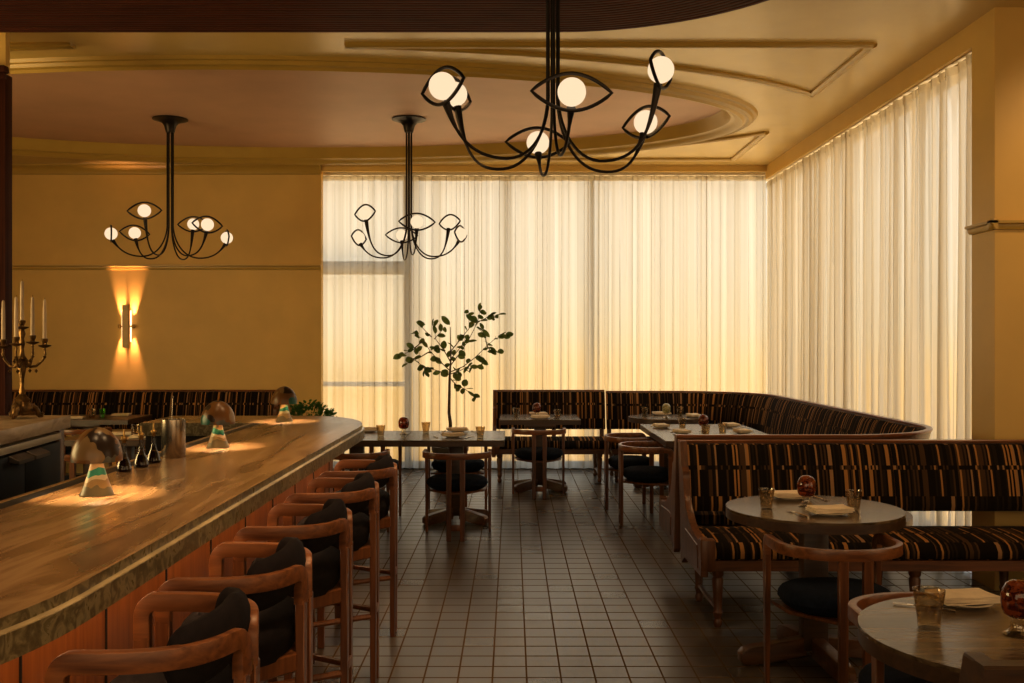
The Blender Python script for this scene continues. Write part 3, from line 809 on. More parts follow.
# ------------------------------------------------------------------ bar stools
def make_stool():
    o = thing('bar_stool', '', 'bar stool', (0, 0, 0), 0, 'wooden bar stools along the bar')
    Z = .952
    for s in (-1, 1):
        # arm in plan: straight from the front, then bending inwards to the rear post
        P0, P1, P2, P3 = Vector((.262, .20)), Vector((.275, -.06)), Vector((.235, -.165)), Vector((.048, -.205))
        plan = []
        for k in range(22):
            t = k / 21
            q = P0 * (1 - t) ** 3 + P1 * 3 * t * (1 - t) ** 2 + P2 * 3 * t * t * (1 - t) + P3 * t ** 3
            plan.append((s * q.x, q.y))
        pts, lats = bend_pts(plan, Z - .026, Z - .13, .042)
        bm = BM(); bend_sweep(bm, pts, lats, .034, .050); fin('arm_rail', bm, 'arm', o)
        bm = BM(); leg_bar(bm, s * .262, .20, 0, Z - .12, .034, .05, .8); fin('leg', bm, 'chair', o)
        bm = BM(); leg_bar(bm, s * .048, -.205, 0, Z - .12, .05, .034, .85); fin('leg', bm, 'chair', o)
        bm = BM(); tube(bm, [(s * .262, .19, .33), (s * .06, -.19, .33)], .014, 8); fin('stretcher', bm, 'chair', o)
    bm = BM(); box(bm, -.262, .262, .19, .215, .245, .285, .004); fin('footrest', bm, 'chair', o)
    bm = BM(); box(bm, -.05, .05, -.222, -.188, .335, .375, .004); fin('rear_stretcher', bm, 'chair', o)
    bm = BM(); box(bm, -.03, .03, -.215, -.205, .815, .845, .002); fin('bracket', bm, 'brass', o)['label'] = 'small brass bracket between the rear posts'
    bm = BM(); prism(bm, [(.25, .2), (.25, -.02), (.09, -.195), (-.09, -.195), (-.25, -.02), (-.25, .2)], .615, .675, None, .006, 1); fin('seat_frame', bm, 'chair', o)
    bm = BM(); cushion(bm, .244, .198, .665, .80, 2.8, .018, under=.9); fin('seat', bm, 'plum', o)
    # padded bolster wrapped inside the back of the rails
    bm = BM()
    ctr = []
    for k in range(29):
        a = R(-172 + 164 * k / 28); ctr.append((.205 * math.cos(a), -.03 + .135 * math.sin(a), k / 28))
    seg = 14; rings = []
    for i, (x, y, t) in enumerate(ctr):
        b = 1 - abs(2 * t - 1); e = min(1, b * 5) ** .5
        hz = .078 * (.35 + .65 * e); hw = .034 * (.3 + .7 * e) + .004; zc = .905 + .034 * b ** 1.5
        nx, ny = x, (y + .03) * 1.5; l = math.hypot(nx, ny); nx, ny = nx / l, ny / l
        rings.append([bm.verts.new((x + nx * hw * math.cos(q), y + ny * hw * math.cos(q), zc + hz * math.sin(q))) for q in [2 * PI * j / seg for j in range(seg)]])
    for A, B in zip(rings, rings[1:]):
        for j in range(seg): bm.faces.new((A[j], A[(j + 1) % seg], B[(j + 1) % seg], B[j]))
    bm.faces.new(rings[0]); bm.faces.new(rings[-1]); fin('backrest', bm, 'plum', o, ang=70)
    return o
ST = make_stool()
sl = ['wooden bar stool with dark padded back, nearest the camera at the bar', 'second wooden bar stool from the camera along the bar', 'third wooden bar stool from the camera along the bar',
      'fourth wooden bar stool from the camera along the bar', 'fifth and farthest wooden bar stool along the bar']
for i, y in enumerate((2.51, 3.20, 4.02, 4.84, 5.62)):
    s = ST if i == 0 else copy_tree(ST)
    s.location = (-.850, y, 0); s.rotation_euler = (0, 0, R(90)); s.scale = (1, .89, 1); s['label'] = sl[i]

# ------------------------------------------------------------------ tables
TZ = .79; KT = .9718
def make_table(label, x, y, rnd=None, w=.91, d=.9, mat='table_top', rz=0., grp='restaurant tables', py=0.):
    o = thing('round_table' if rnd else 'rectangular_table', label, 'table', (x, y, 0), rz, grp)
    if rnd:
        poly = [(rnd * math.cos(2 * PI * i / 72), rnd * math.sin(2 * PI * i / 72)) for i in range(72)]
        p2 = [(a * .999, b * .999) for a, b in poly]
    else:
        poly = [(-w / 2, -d / 2), (w / 2, -d / 2), (w / 2, d / 2), (-w / 2, d / 2)]; p2 = [(a * .998, b * .998) for a, b in poly]
    bm = BM(); prism(bm, poly, TZ - .012, TZ, None, .002, 1); fin('tabletop', bm, mat, o)
    bm = BM(); prism(bm, p2, TZ - .055, TZ - .0122); fin('edge_band', bm, 'table_edge', o)
    bm = BM(); box(bm, -.17, .17, py - .15, py + .15, TZ - .085, TZ - .0555, .004); box(bm, -.065, .065, py - .05, py + .05, .06, TZ - .085, .012); fin('pedestal', bm, 'table_edge', o)
    for k in range(4):
        a = R(32 if k % 2 == 0 else -32) + (PI if k > 1 else 0)
        if rnd: a = R(8 + 90 * k)
        m = Matrix.Translation((0, py, 0)) @ Matrix.Rotation(a, 4, 'Z') @ Matrix(((1, 0, 0, 0), (0, 0, -1, 0), (0, 1, 0, 0), (0, 0, 0, 1)))
        fl = .40 if rnd else .335
        poly = [(.05, .13), (.05, .03), (fl - .10, .012), (fl - .09, 0), (fl - .02, 0), (fl, .02), (fl, .06), (fl - .02, .082), (fl - .06, .09)]
        bm = BM(); prism(bm, poly, -.035, .035, m, .008, 2); fin('foot', bm, 'table_foot', o)
    return o
make_table('rectangular pedestal table in the aisle before the potted tree, nearest plates on it', -.51, 9.12, None, .89, .94)
make_table('rectangular table end joined to the aisle table, beside the rounded end of the bar', -1.42, 9.12, None, .92, .94)
make_table('rectangular pedestal table at the short straight banquette under the back window', .311, 11.34, None, .895, .84, py=-.28)
make_table('long table inside the curved banquette, its nearer half', 1.856, 9.035, None, 1.05, .87)
make_table('long table inside the curved banquette, its farther half', 1.856, 9.92, None, 1.05, .89)
make_table('round table in the far corner of the curved banquette', 1.77, 11.39, .442, py=-.1)
make_table('round pedestal table before the striped banquette in the right foreground', 1.56, 5.15, .445)
make_table('round pedestal table cut off by the right edge, nearest the camera', 1.492, 2.935, .447)
make_table('dark rectangular table at the wall banquette under the wall sconce', -4.71, 11.32, None, .97, .75, 'table_dark', py=-.2)
make_table('dark rectangular table behind the steel cup, nearer than the wall banquette', -3.52, 9.09, None, .97, .75, 'table_dark')

# ------------------------------------------------------------------ tableware
def mk_tumbler(mat):
    o = thing('tumbler', '', 'glass', (0, 0, 0), 0, 'tumblers on the tables')
    bm = BM(); lathe(bm, [(0, .0), (.026, 0), (.029, .004), (.031, .03), (.037, .07), (.042, .104), (.0405, .104), (.0355, .07), (.029, .03), (.026, .014), (0, .014)], 40, (0, 0, 0), 10, .014)
    fin('bowl', bm, mat, o)
    return o
def mk_table_lamp(mat):
    o = thing('table_lamp', '', 'lamp', (0, 0, 0), 0, 'small art glass lamps on the tables')
    bm = BM(); lathe(bm, [(0, 0), (.042, 0), (.043, .004), (.032, .010), (.022, .024), (.020, .045), (.026, .056), (0, .058)], 28); fin('foot', bm, 'clear', o)
    bm = BM(); lathe(bm, [(0, .054), (.030, .055), (.040, .062), (.046, .075), (.049, .095), (.049, .115), (.045, .135), (.034, .152), (.018, .161), (0, .163)], 28); fin('lamp_shade', bm, mat, o)
    return o
def mk_plate():
    o = thing('plate', '', 'plate', (0, 0, 0), 0, 'plates at the table settings')
    bm = BM(); lathe(bm, [(0, .0), (.05, .0), (.055, .004), (.085, .012), (.088, .015), (.082, .016), (.052, .009), (0, .008)], 40); fin('dish', bm, 'china', o)
    return o
def mk_napkin():
    bm = BM()
    # folded linen: stacked soft layers, slightly skewed
    for k, (sx, sy) in enumerate(((.098, .060), (.100, .061), (.096, .058))):
        n = 10; z0 = .003 + k * .0085
        top, bot = [], []
        for i in range(n + 1):
            for j in range(n + 1):
                u, v = i / n * 2 - 1, j / n * 2 - 1
                ed = max(abs(u), abs(v))
                zz = .0035 * (1 - ed ** 4) + .0016 * math.sin(3 * u + k) * math.cos(2.4 * v)
                top.append(bm.verts.new((u * sx + .004 * k, v * sy + .003 * math.sin(k * 2 + u * 2), z0 + .0052 + zz)))
        idx = lambda i, j: i * (n + 1) + j
        b2 = [bm.verts.new((v.co.x, v.co.y, z0 - .001 if k else z0)) for v in top]
        for i in range(n):
            for j in range(n):
                bm.faces.new((top[idx(i, j)], top[idx(i + 1, j)], top[idx(i + 1, j + 1)], top[idx(i, j + 1)]))
        rim = [idx(i, 0) for i in range(n)] + [idx(n, j) for j in range(n)] + [idx(i, n) for i in range(n, 0, -1)] + [idx(0, j) for j in range(n, 0, -1)]
        for a, b in zip(rim, rim[1:] + rim[:1]): bm.faces.new((top[a], top[b], b2[b], b2[a]))
        used = set(rim)
        for q in range(len(b2)):
            if q not in used: bm.verts.remove(b2[q])
    o = fin('napkin', bm, 'linen')
    return tag(o, '', 'napkin', 'folded napkins at the table settings')
def mk_fork():
    bm = BM()
    tube(bm, [(0, -.09, .004), (0, -.04, .006), (0, .02, .007), (0, .035, .006)], [.0045, .004, .0022, .003], 8)
    poly = [(-.003, .03), (.003, .03), (.010, .045), (.011, .055), (-.011, .055), (-.010, .045)]
    prism(bm, poly, .0045, .0070)
    for k in range(4): box(bm, -.011 + k * .0064, -.0082 + k * .0064, .0545, .098, .0045, .0068)
    return tag(fin('fork', bm, 'cut'), '', 'fork', 'forks at the table settings')
def mk_knife():
    bm = BM()
    tube(bm, [(0, -.1, .004), (0, -.05, .005), (0, .0, .004)], [.005, .0052, .0038], 8)
    prism(bm, [(-.004, -.002), (.004, -.002), (.0085, .03), (.0085, .085), (.002, .108), (-.004, .1)], .003, .0048)
    return tag(fin('knife', bm, 'cut'), '', 'knife', 'knives at the table settings')
PROT = {}
def place(kind, label, x, y, rz=0., z=TZ, maker=None):
    key = kind
    if key not in PROT:
        o = {'tumbler': lambda: mk_tumbler('tumbler'), 'tumbler_green': lambda: mk_tumbler('tumbler_green'), 'lamp': lambda: mk_table_lamp('amber'), 'lamp_green': lambda: mk_table_lamp('greenish'),
             'plate': mk_plate, 'napkin': mk_napkin, 'fork': mk_fork, 'knife': mk_knife}[kind]()
        PROT[key] = o
    else: o = copy_tree(PROT[key])
    o.location = (x * KT, y * KT, z); o.rotation_euler = (0, 0, rz); o['label'] = label
    return o
def setting(where, x, y, rz=0., plate=True, cut=True, s=1):
    if plate:
        place('plate', f'ivory side plate under a napkin, {where}', x, y, rz)
        place('napkin', f'folded cream napkin on a plate, {where}', x, y, rz + .15, TZ + .0135)
    else:
        place('napkin', f'folded cream napkin, {where}', x, y, rz + .1, TZ + .001)
    if cut:
        dx, dy = math.cos(rz), math.sin(rz)
        place('fork', f'silver fork left of the napkin, {where}', x - dx * .155, y - dy * .155, rz + .25)
        place('knife', f'silver knife right of the napkin, {where}', x + dx * .155, y + dy * .155, rz - .3)
# aisle table
t = 'on the aisle table before the potted tree'
setting('near side of the aisle table', -.55, 9.20)
setting('far side of the aisle table', -.53, 9.74, R(180))
place('tumbler', f'pale ribbed tumbler {t}, left of the plates', -.83, 9.60)
place('tumbler', f'pale ribbed tumbler {t}, right of the plates', -.29, 9.10)
t = 'on the table end beside the bar'
place('tumbler', f'pale ribbed tumbler {t}', -1.22, 9.25)
place('lamp', f'small amber-brown glass lamp {t}', -1.03, 9.47)
setting('far side of the table end beside the bar', -1.40, 9.76, R(180), cut=False)
# back table
t = 'on the rectangular table under the back window'
setting('near side of the back window table', .32, 11.40)
setting('far side of the back window table', .32, 11.90, R(180), cut=False)
place('tumbler', f'pale tumbler {t}, left of the lamp', .05, 11.70)
place('tumbler', f'pale tumbler {t}, right of the lamp', .52, 11.42)
place('lamp', f'small amber glass lamp {t}', .29, 11.66)
# corner round table
t = 'on the round table in the far corner'
place('tumbler', f'pale tumbler {t}, left of the lamp', 1.57, 11.80)
place('tumbler', f'pale tumbler {t}, right of the lamp', 2.0, 11.85)
place('lamp_green', f'small pale green glass lamp {t}', 1.79, 11.55)
setting('behind the lamp on the corner round table', 1.80, 11.95, R(180), cut=False)
setting('right side of the corner round table', 2.12, 11.62, R(90), cut=False)
# long table
t = 'on the long table'
setting('left far place of the long table', 1.53, 10.22, R(-90))
setting('left near place of the long table', 1.63, 9.55, R(-90))
setting('right far place of the long table', 2.27, 10.30, R(90))
setting('right near place of the long table', 2.22, 9.58, R(90))
place('tumbler', f'pale tumbler {t}, behind the left near napkin', 1.72, 10.05)
place('tumbler', f'pale tumbler {t}, in front of the amber lamp', 1.81, 9.30)
place('tumbler', f'pale tumbler {t}, right of the amber lamp', 2.00, 9.46)
place('lamp', 'small amber-red glass lamp on the long table', 1.88, 9.78)
# foreground round table
t = 'on the round table before the foreground banquette'
setting('near side of the foreground round table', 1.62, 5.09)
setting('far side of the foreground round table', 1.57, 5.60, R(180))
place('tumbler', f'smoky tumbler {t}, left of the lamp', 1.345, 5.26)
place('tumbler', f'smoky tumbler {t}, right of the lamp', 1.785, 5.20)
place('lamp', f'small amber-red glass lamp {t}', 1.58, 5.34)
# nearest round table
t = 'on the nearest round table at the right edge'
setting('nearest round table at the right edge', 1.52, 3.345, R(180), cut=False)
place('fork', 'silver fork behind the smoky tumbler on the nearest round table', 1.37, 3.30, R(60))
place('tumbler', f'smoky tumbler {t}', 1.288, 3.075).scale = (1.12,) * 3
place('lamp', 'small dark red glass lamp on the nearest round table, at the right edge', 1.527, 3.00)
# left tables
t = 'on the dark table under the wall sconce'
place('tumbler', f'clear tumbler {t}', -4.86, 11.52); place('tumbler_green', f'green tumbler {t}', -4.73, 11.50)
setting('left place of the dark table under the wall sconce', -5.02, 11.42, 0, plate=False, cut=False); setting('right place of the dark table under the wall sconce', -4.66, 11.86, 0, plate=False, cut=False)
t = 'on the dark table behind the steel cup'
place('tumbler', f'clear tumbler {t}, left one', -3.52, 9.30); place('tumbler', f'clear tumbler {t}, right one', -3.43, 9.50); place('tumbler_green', f'green tumbler {t}', -3.32, 9.36)
setting('left place of the dark table behind the steel cup', -3.70, 9.42, 0, plate=False, cut=False); setting('right place of the dark table behind the steel cup', -3.40, 9.14, 0, plate=False, cut=False)

# ------------------------------------------------------------------ bar
bar = thing('bar_counter', 'long bar counter with a brown marble top, rounded ends and orange wood front', 'bar', (-1.02, 2.3, 0))
def bar_outline(ins):
    a = -1.02 - ins
    o = [(a, 2.40), (a, 6.75)] + arc(-1.62, 6.75, .60 - ins, 0, 90, 18, 1.05 - ins)[1:] + [(-2.65, 7.80 - ins), (-2.65, 7.08), (-1.77, 7.08), (-1.77, 1.5 + ins)] + arc(-1.62, 2.40, .60 - ins, -90, 0, 18, .90 - ins)[:-1]
    return [(x + 1.02, y - 2.3) for x, y in o]
bm = BM(); prism(bm, bar_outline(.015), 1.030, 1.07, None, .005, 2); top = fin('countertop', bm, 'marble', bar); top.data.materials.append(M['marble_edge'])
for f in top.data.polygons:
    if abs(f.normal.z) < .6: f.material_index = 1
bm = BM(); sweep(bm, [(x + 1.02, y - 2.3) for x, y in arc(-1.62, 2.40, .60, -70, 0, 18, .90)[:-1] + [(-1.02, 2.40), (-1.02, 6.75)] + arc(-1.62, 6.75, .60, 0, 80, 18, 1.05)[1:]], [(.002, 1.036), (.003, 1.040), (.016, 1.044), (.016, 1.036)], side=1); fin('edge_ledge', bm, 'ledge', top)
bm = BM(); prism(bm, bar_outline(0), .978, 1.038, None, .004, 1); fin('edge_slab', bm, 'marble_edge', top)
bm = BM(); sweep(bm, [(x + 1.02, y - 2.3) for x, y in [(-1.019, 2.45), (-1.019, 7.0)]], [(0, 0), (0, 0.001), (.001, 0)]); bm.free()
# wooden front with vertical grooves
fr = [(x + 1.02, y - 2.3) for x, y in ([(-1.70, 1.66)] + arc(-1.70, 2.46, .46, -80, 0, 12, .80) + [(-1.24, 6.75)] + arc(-1.70, 6.75, .46, 0, 88, 14, .88)[1:] + [(-2.5, 7.64)])]
bm = BM(); sweep(bm, densify(fr, .3), [(0, .11), (0, .977), (.03, .977), (.03, .11)], side=1); fin('front_panel', bm, 'barwood', bar)
bm = BM()
pd = densify(fr, .012); acc = 0; last = None; s = 0
for i in range(1, len(pd)):
    s += math.dist(pd[i], pd[i - 1])
    if s > .52:
        s = 0; x, y = pd[i]; tx, ty = pd[i][0] - pd[i - 1][0], pd[i][1] - pd[i - 1][1]; a = math.atan2(ty, tx)
        box(bm, -.0035, .0035, -.0045, .004, .12, .97, 0, Matrix.Translation((x, y, 0)) @ Matrix.Rotation(a, 4, 'Z'))
fin('panel_groove', bm, 'dark', bar, flat=True)
bm = BM(); sweep(bm, densify(fr, .3), [(-.004, 0), (-.004, .11), (.03, .11), (.03, 0)], side=1); fin('plinth', bm, 'dark', bar)
bm = BM(); box(bm, -.72, -.36, -.7, 5.1, .0, .60, .01); box(bm, -.74, -.34, -.6, 5.1, .60, .977); box(bm, -1.6, -.74, 4.82, 5.3, 0, .977); fin('carcass', bm, 'dark', bar, flat=True)
bm = BM(); box(bm, -.825, -.752, -.78, 4.78, 1.0, 1.067, .002); fin('drip_channel', bm, 'rubber', bar)['label'] = 'black drip channel along the inner edge'
bm = BM(); box(bm, -.848, -.8255, -.78, 4.78, .995, 1.070, .004); fin('channel_lip', bm, 'brass', bar)['label'] = 'brass lip of the drip channel'

# mushroom lamps
def make_lamp():
    o = thing('mushroom_lamp', '', 'lamp', (0, 0, 1.07), 0, 'stained glass mushroom lamps on the bar')
    bm = BM(); lathe(bm, [(0, 0), (.060, 0), (.061, .003), (.050, .03), (.038, .065), (.028, .10), (.021, .13), (.019, .146), (0, .148)], 32); fin('base', bm, 'stained_base', o)
    bm = BM(); prof_o = [(.092 * math.cos(R(a)), .140 + .115 * math.sin(R(a))) for a in (-6, 2, 12, 24, 36, 48, 60, 72, 82)]
    lathe(bm, [(.086, .132)] + prof_o + [(0, .256), (0, .250), (.02, .247), (.05, .229), (.074, .195), (.084, .155), (.085, .133)], 36, loop=True)
    fin('lamp_shade', bm, 'stained', o)
    bm = BM(); lathe(bm, [(0, .208), (.008, .209), (.014, .216), (.015, .226), (.010, .236), (0, .240)], 16); fin('bulb', bm, 'bulb', o)
    return o
LP = make_lamp(); LPOS = [(-1.572, 3.77), (-1.616, 5.47), (-1.652, 7.22)]
ll = ['stained glass mushroom lamp nearest the camera on the bar, gold and teal base', 'stained glass mushroom lamp in the middle of the bar, beside the steel cup', 'stained glass mushroom lamp at the far end of the bar']
for i, (x, y) in enumerate(LPOS):
    s = LP if i == 0 else copy_tree(LP); s.location = (x, y, 1.07); s.rotation_euler = (0, 0, R(40 + 97 * i)); s['label'] = ll[i]
# steel cup with a bar spoon standing in it
o = thing('steel_cup', 'tall brushed steel mixing cup on the bar between the first two lamps', 'cup', (-1.70, 5.0, 1.07))
bm = BM(); lathe(bm, [(0, 0), (.056, 0), (.058, .003), (.058, .19), (.0555, .19), (.0555, .006), (0, .006)], 36); fin('body', bm, 'steel', o)
bm = BM(); tube(bm, [(-.02, 0.0, .008), (-.01, .0, .15), (-.004, 0, .295)], .0024, 8); lathe(bm, [(0, -.008), (.006, -.003), (.007, .003), (0, .010)], 10, (-.004, 0, .300))
o = fin('bar_spoon', bm, 'steel'); o.location = (-1.70, 5.0, 1.07); tag(o, 'thin metal bar spoon standing in the steel cup', 'spoon')
# decanters
def make_dec():
    o = thing('syrup_bottle', '', 'bottle', (0, 0, 1.07), 0, 'small stoppered syrup bottles on the bar')
    bm = BM(); lathe(bm, [(0, 0), (.028, 0), (.031, .004), (.031, .012), (.024, .04), (.012, .066), (.0095, .09), (.0095, .125), (.012, .128), (.012, .133), (0, .133)], 24); fin('bottle_body', bm, 'bottle', o)
    bm = BM(); lathe(bm, [(0, .003), (.027, .003), (.0295, .007), (.0295, .013), (.0225, .042), (.016, .055), (0, .055)], 24); fin('syrup', bm, 'liquid', o)
    bm = BM(); lathe(bm, [(0, .118), (.008, .118), (.009, .134), (.0125, .137), (.0125, .143), (.004, .148), (.0035, .175), (0, .176)], 16); fin('stopper', bm, 'brass', o)
    return o
DC = make_dec()
for i, (x, y, lb) in enumerate(((-1.752, 4.44, 'small stoppered syrup bottle behind the first bar lamp, nearest of three'), (-1.735, 4.60, 'small stoppered syrup bottle behind the first bar lamp, middle of three'), (-1.735, 4.76, 'small stoppered syrup bottle behind the first bar lamp, farthest of three'))):
    s = DC if i == 0 else copy_tree(DC); s.location = (x + .022, y, 1.07); s['label'] = lb; s.scale = (1.08,) * 3

# ------------------------------------------------------------------ back bar
BR = R(6.2); BL = (-3.0, 6.77)
def bb(x, y): c, s = math.cos(BR), math.sin(BR); return (BL[0] + c * x - s * y, BL[1] + s * x + c * y)
bm = BM(); box(bm, -.62, .0, -3.2, 0, 1.065, 1.15, .005); o = fin('worktop', bm, 'marble_back'); o.location = (*BL, 0); o.rotation_euler = (0, 0, BR); tag(o, 'pale brown stone worktop of the back bar, carrying the candelabra', 'worktop')
fg = thing('back_bar_cabinet', 'back bar refrigerator cabinet with black doors under the stone worktop', 'cabinet', (*BL, 0), BR)
bm = BM(); box(bm, -.60, -.06, -3.18, -.12, .0, 1.0); fin('carcass', bm, 'fridge', fg, flat=True)
bm = BM(); box(bm, -.60, -.035, -.12, -.02, 0, 1.064, .004); fin('end_panel', bm, 'benchwoodz', fg)['label'] = 'brown wooden end panel'
bm = BM(); box(bm, -.6, -.02, -3.18, -.125, 1.0, 1.043, .004); fin('steel_rail', bm, 'rail_steel', fg)['label'] = 'brushed steel rail over the doors'
for i in range(4):
    y1 = -.135 - i * .62
    bm = BM(); box(bm, -.06, -.025, y1 - .61, y1, .10, .985, .004); d = fin('door', bm, 'fridge', fg)
    yh = (y1 - .36, y1 - .60) if i % 2 == 0 else (y1 - .25, y1 - .01)
    bm = BM(); prism(bm, [(-.024, .985), (.035, .955), (.035, .935), (-.024, .945)], min(yh), max(yh), Matrix(((1, 0, 0, 0), (0, 0, 1, 0), (0, 1, 0, 0), (0, 0, 0, 1))), .003, 1); fin('handle', bm, 'grip', d)

# candelabra
cx, cy = bb(-.222, -.26); cz = 1.15
ca = thing('candelabra', 'ornate gilt candelabra with five arms on the back bar worktop', 'candelabra', (cx, cy, cz))
bm = BM()
lathe(bm, [(0, .02), (.075, .02), (.078, .035), (.06, .05), (.062, .075), (.045, .10), (.048, .115), (.03, .13), (.02, .145), (0, .146)], 24, (0, 0, 0), 6, .07)
for k in range(3):
    a = R(30 + 120 * k); c, s = math.cos(a), math.sin(a)
    tube(bm, [(.05 * c, .05 * s, .075), (.075 * c, .075 * s, .055), (.09 * c, .09 * s, .025), (.098 * c, .098 * s, .012), (.112 * c, .112 * s, .012), (.118 * c, .118 * s, .024), (.110 * c, .110 * s, .032)], [.018, .02, .018, .012, .011, .009, .006], 8)
fin('base', bm, 'oldgold', ca)
bm = BM(); lathe(bm, [(0, .14), (.014, .14), (.017, .16), (.011, .19), (.013, .24), (.022, .285), (.026, .32), (.018, .345), (.028, .36), (.016, .38), (.011, .42), (.018, .45), (.012, .48), (.02, .51), (.012, .54), (0, .56)], 20, (0, 0, 0), 5, .06); fin('stem', bm, 'oldgold', ca)
def cup_prof(z): return [(0, z - .012), (.012, z - .010), (.036, z), (.040, z + .006), (.016, z + .008), (.012, z + .016), (.019, z + .03), (.021, z + .045), (.017, z + .046), (0, z + .046)]
tips = [(.135, R(5), .435), (.115, R(85), .455), (.130, R(170), .430), (.115, R(-80), .445)]
cpos = [(0, 0, .575)]
for r, a, z in tips:
    c, s = math.cos(a), math.sin(a); pts = []
    for q, zz in ((.012, .34), (.05, .31), (.085, .315), (r - .012, .35), (r + .004, .385), (r, z - .01)): pts.append((q * c, q * s, zz))
    bm = BM(); tube(bm, pts, [.011, .009, .008, .008, .007, .007], 8)
    for q, zz, rr in ((.05, .345, .013), (.085, .285, .011), (r, .37, .012)): lathe(bm, [(0, -rr * 1.3), (rr, 0), (0, rr * 1.3)], 8, (q * c, q * s, zz))
    lathe(bm, [(0, z - .075), (.007, z - .06), (.005, z - .04), (.009, z - .02), (0, z - .01)], 10, (r * c, r * s, 0))
    lathe(bm, cup_prof(z), 20, (r * c, r * s, 0)); fin('branch', bm, 'oldgold', ca); cpos.append((r * c, r * s, z + .04))
bm = BM(); lathe(bm, cup_prof(.545), 20); fin('finial_cup', bm, 'oldgold', ca); cpos[0] = (0, 0, .585)
cl = ['ivory taper candle in the raised centre cup of the candelabra', 'ivory taper candle on the right arm of the candelabra', 'ivory taper candle on the rear arm of the candelabra', 'ivory taper candle on the left arm of the candelabra, before the dark post', 'ivory taper candle on the front arm of the candelabra']
ca.scale = (1.05, 1.05, 1.08); cpos = [(x * 1.05, y * 1.05, z * 1.08) for x, y, z in cpos]
cd = thing('candle', cl[0], 'candle', (cx, cy, cz + cpos[0][2]), 0, 'ivory taper candles in the candelabra')
bm = BM(); lathe(bm, [(0, 0), (.0125, 0), (.0115, .18), (.009, .255), (.004, .262), (0, .263)], 16); fin('wax', bm, 'candle', cd)
bm = BM(); tube(bm, [(0, 0, .26), (.001, 0, .272)], .0012, 6); fin('wick', bm, 'wick', cd)
for i in range(1, 5): dup(cd, cl[i], (cx + cpos[i][0], cy + cpos[i][1], cz + cpos[i][2]))

# ------------------------------------------------------------------ chandeliers
def make_chandelier(topz, label):
    o = thing('chandelier', label, 'chandelier', (0, 0, 0), 0, 'eye-shaped chandeliers')
    bm = BM()
    for k in range(6):
        a = R(-90 + 6 + 60 * k); c, s = math.cos(a) * .029, math.sin(a) * .029
        tube(bm, [(c, s, topz - .02), (c, s, 2.86)], .0078, 10)
    fin('stem', bm, 'black', o)
    bm = BM(); lathe(bm, [(0, topz), (.178, topz), (.178, topz - .008), (.13, topz - .022), (.085, topz - .04), (.062, topz - .07), (.05, topz - .115), (.044, topz - .14), (0, topz - .14)], 36); fin('canopy', bm, 'black', o)
    hs = [2.746, 2.937, 2.82, 2.75, 2.932, 2.82]; rs = [.57, .55, .63, .57, .545, .645]
    for k in range(6):
        a = R(-90 + 6 + 60 * k); c, s = math.cos(a), math.sin(a); rr, zg = rs[k], hs[k]
        P = []
        def bez(p0, p1, p2, p3, n):
            for i in range(n):
                t = i / n; P.append(tuple(p0[j] * (1 - t) ** 3 + p1[j] * 3 * t * (1 - t) ** 2 + p2[j] * 3 * t * t * (1 - t) + p3[j] * t ** 3 for j in (0, 1)))
        zb = 2.525; rm = rr * .50
        bez((.028, 2.87), (.03, 2.70), (.12, zb), (rm, zb), 14)
        bez((rm, zb), (rr * .80, zb), (rr * .90, zb + .10), (rr * .975, zg - .065), 14); P.append((rr * .975, zg - .065))
        bm = BM(); tube(bm, [(q * c, q * s, z) for q, z in P], [.0076] * (len(P) - 5) + [.010, .012, .015, .018, .021], 10)
        am = fin('arm', bm, 'black', o)
        ctr = Vector((rr * c, rr * s, zg))
        bm = BM(); bmesh.ops.create_uvsphere(bm, u_segments=28, v_segments=16, radius=.063, matrix=Matrix.Translation(ctr)); fin('globe', bm, 'globe', am, ang=180)['label'] = 'glowing white opal globe'
        # eye-shaped outline in the plane facing outwards
        tv = Vector((-s, c, 0)); W, Hh = .178, .082
        ol = []
        for i in range(17):
            u = -1 + 2 * i / 16; ol.append(ctr + tv * (W * u) + Vector((0, 0, Hh * (math.cos(u * PI / 2) ** .85 if abs(u) < 1 else 0))))
        for i in range(1, 16):
            u = 1 - 2 * i / 16; ol.append(ctr + tv * (W * u) - Vector((0, 0, Hh * math.cos(u * PI / 2) ** .85)))
        bm = BM(); tube(bm, ol, .0085, 8, closed=True); fin('eye_frame', bm, 'black', am)
    return o
def light_pt(name, loc, e, col, r=.06, typ='POINT', **kw):
    l = bpy.data.lights.new(name, typ); l.energy = e; l.color = col
    if typ in ('POINT', 'SPOT'): l.shadow_soft_size = r
    for k, v in kw.items(): setattr(l, k, v)
    o = bpy.data.objects.new(name, l); COL.objects.link(o); o.location = loc
    return o
c1 = make_chandelier(SZ + .016, 'largest black eye-shaped chandelier, nearest the camera, hanging below the dark soffit'); c1.location = (.203, 4.94, 0)
c2 = make_chandelier(3.96, 'black eye-shaped chandelier hanging on the left, above the bar and sconce'); c2.location = (-3.55, 10.34, 0); c2.rotation_euler = (0, 0, R(-73))
c3 = dup(c2, 'black eye-shaped chandelier hanging before the back curtain above the potted tree', (-1.07, 10.34, 0), R(-113))

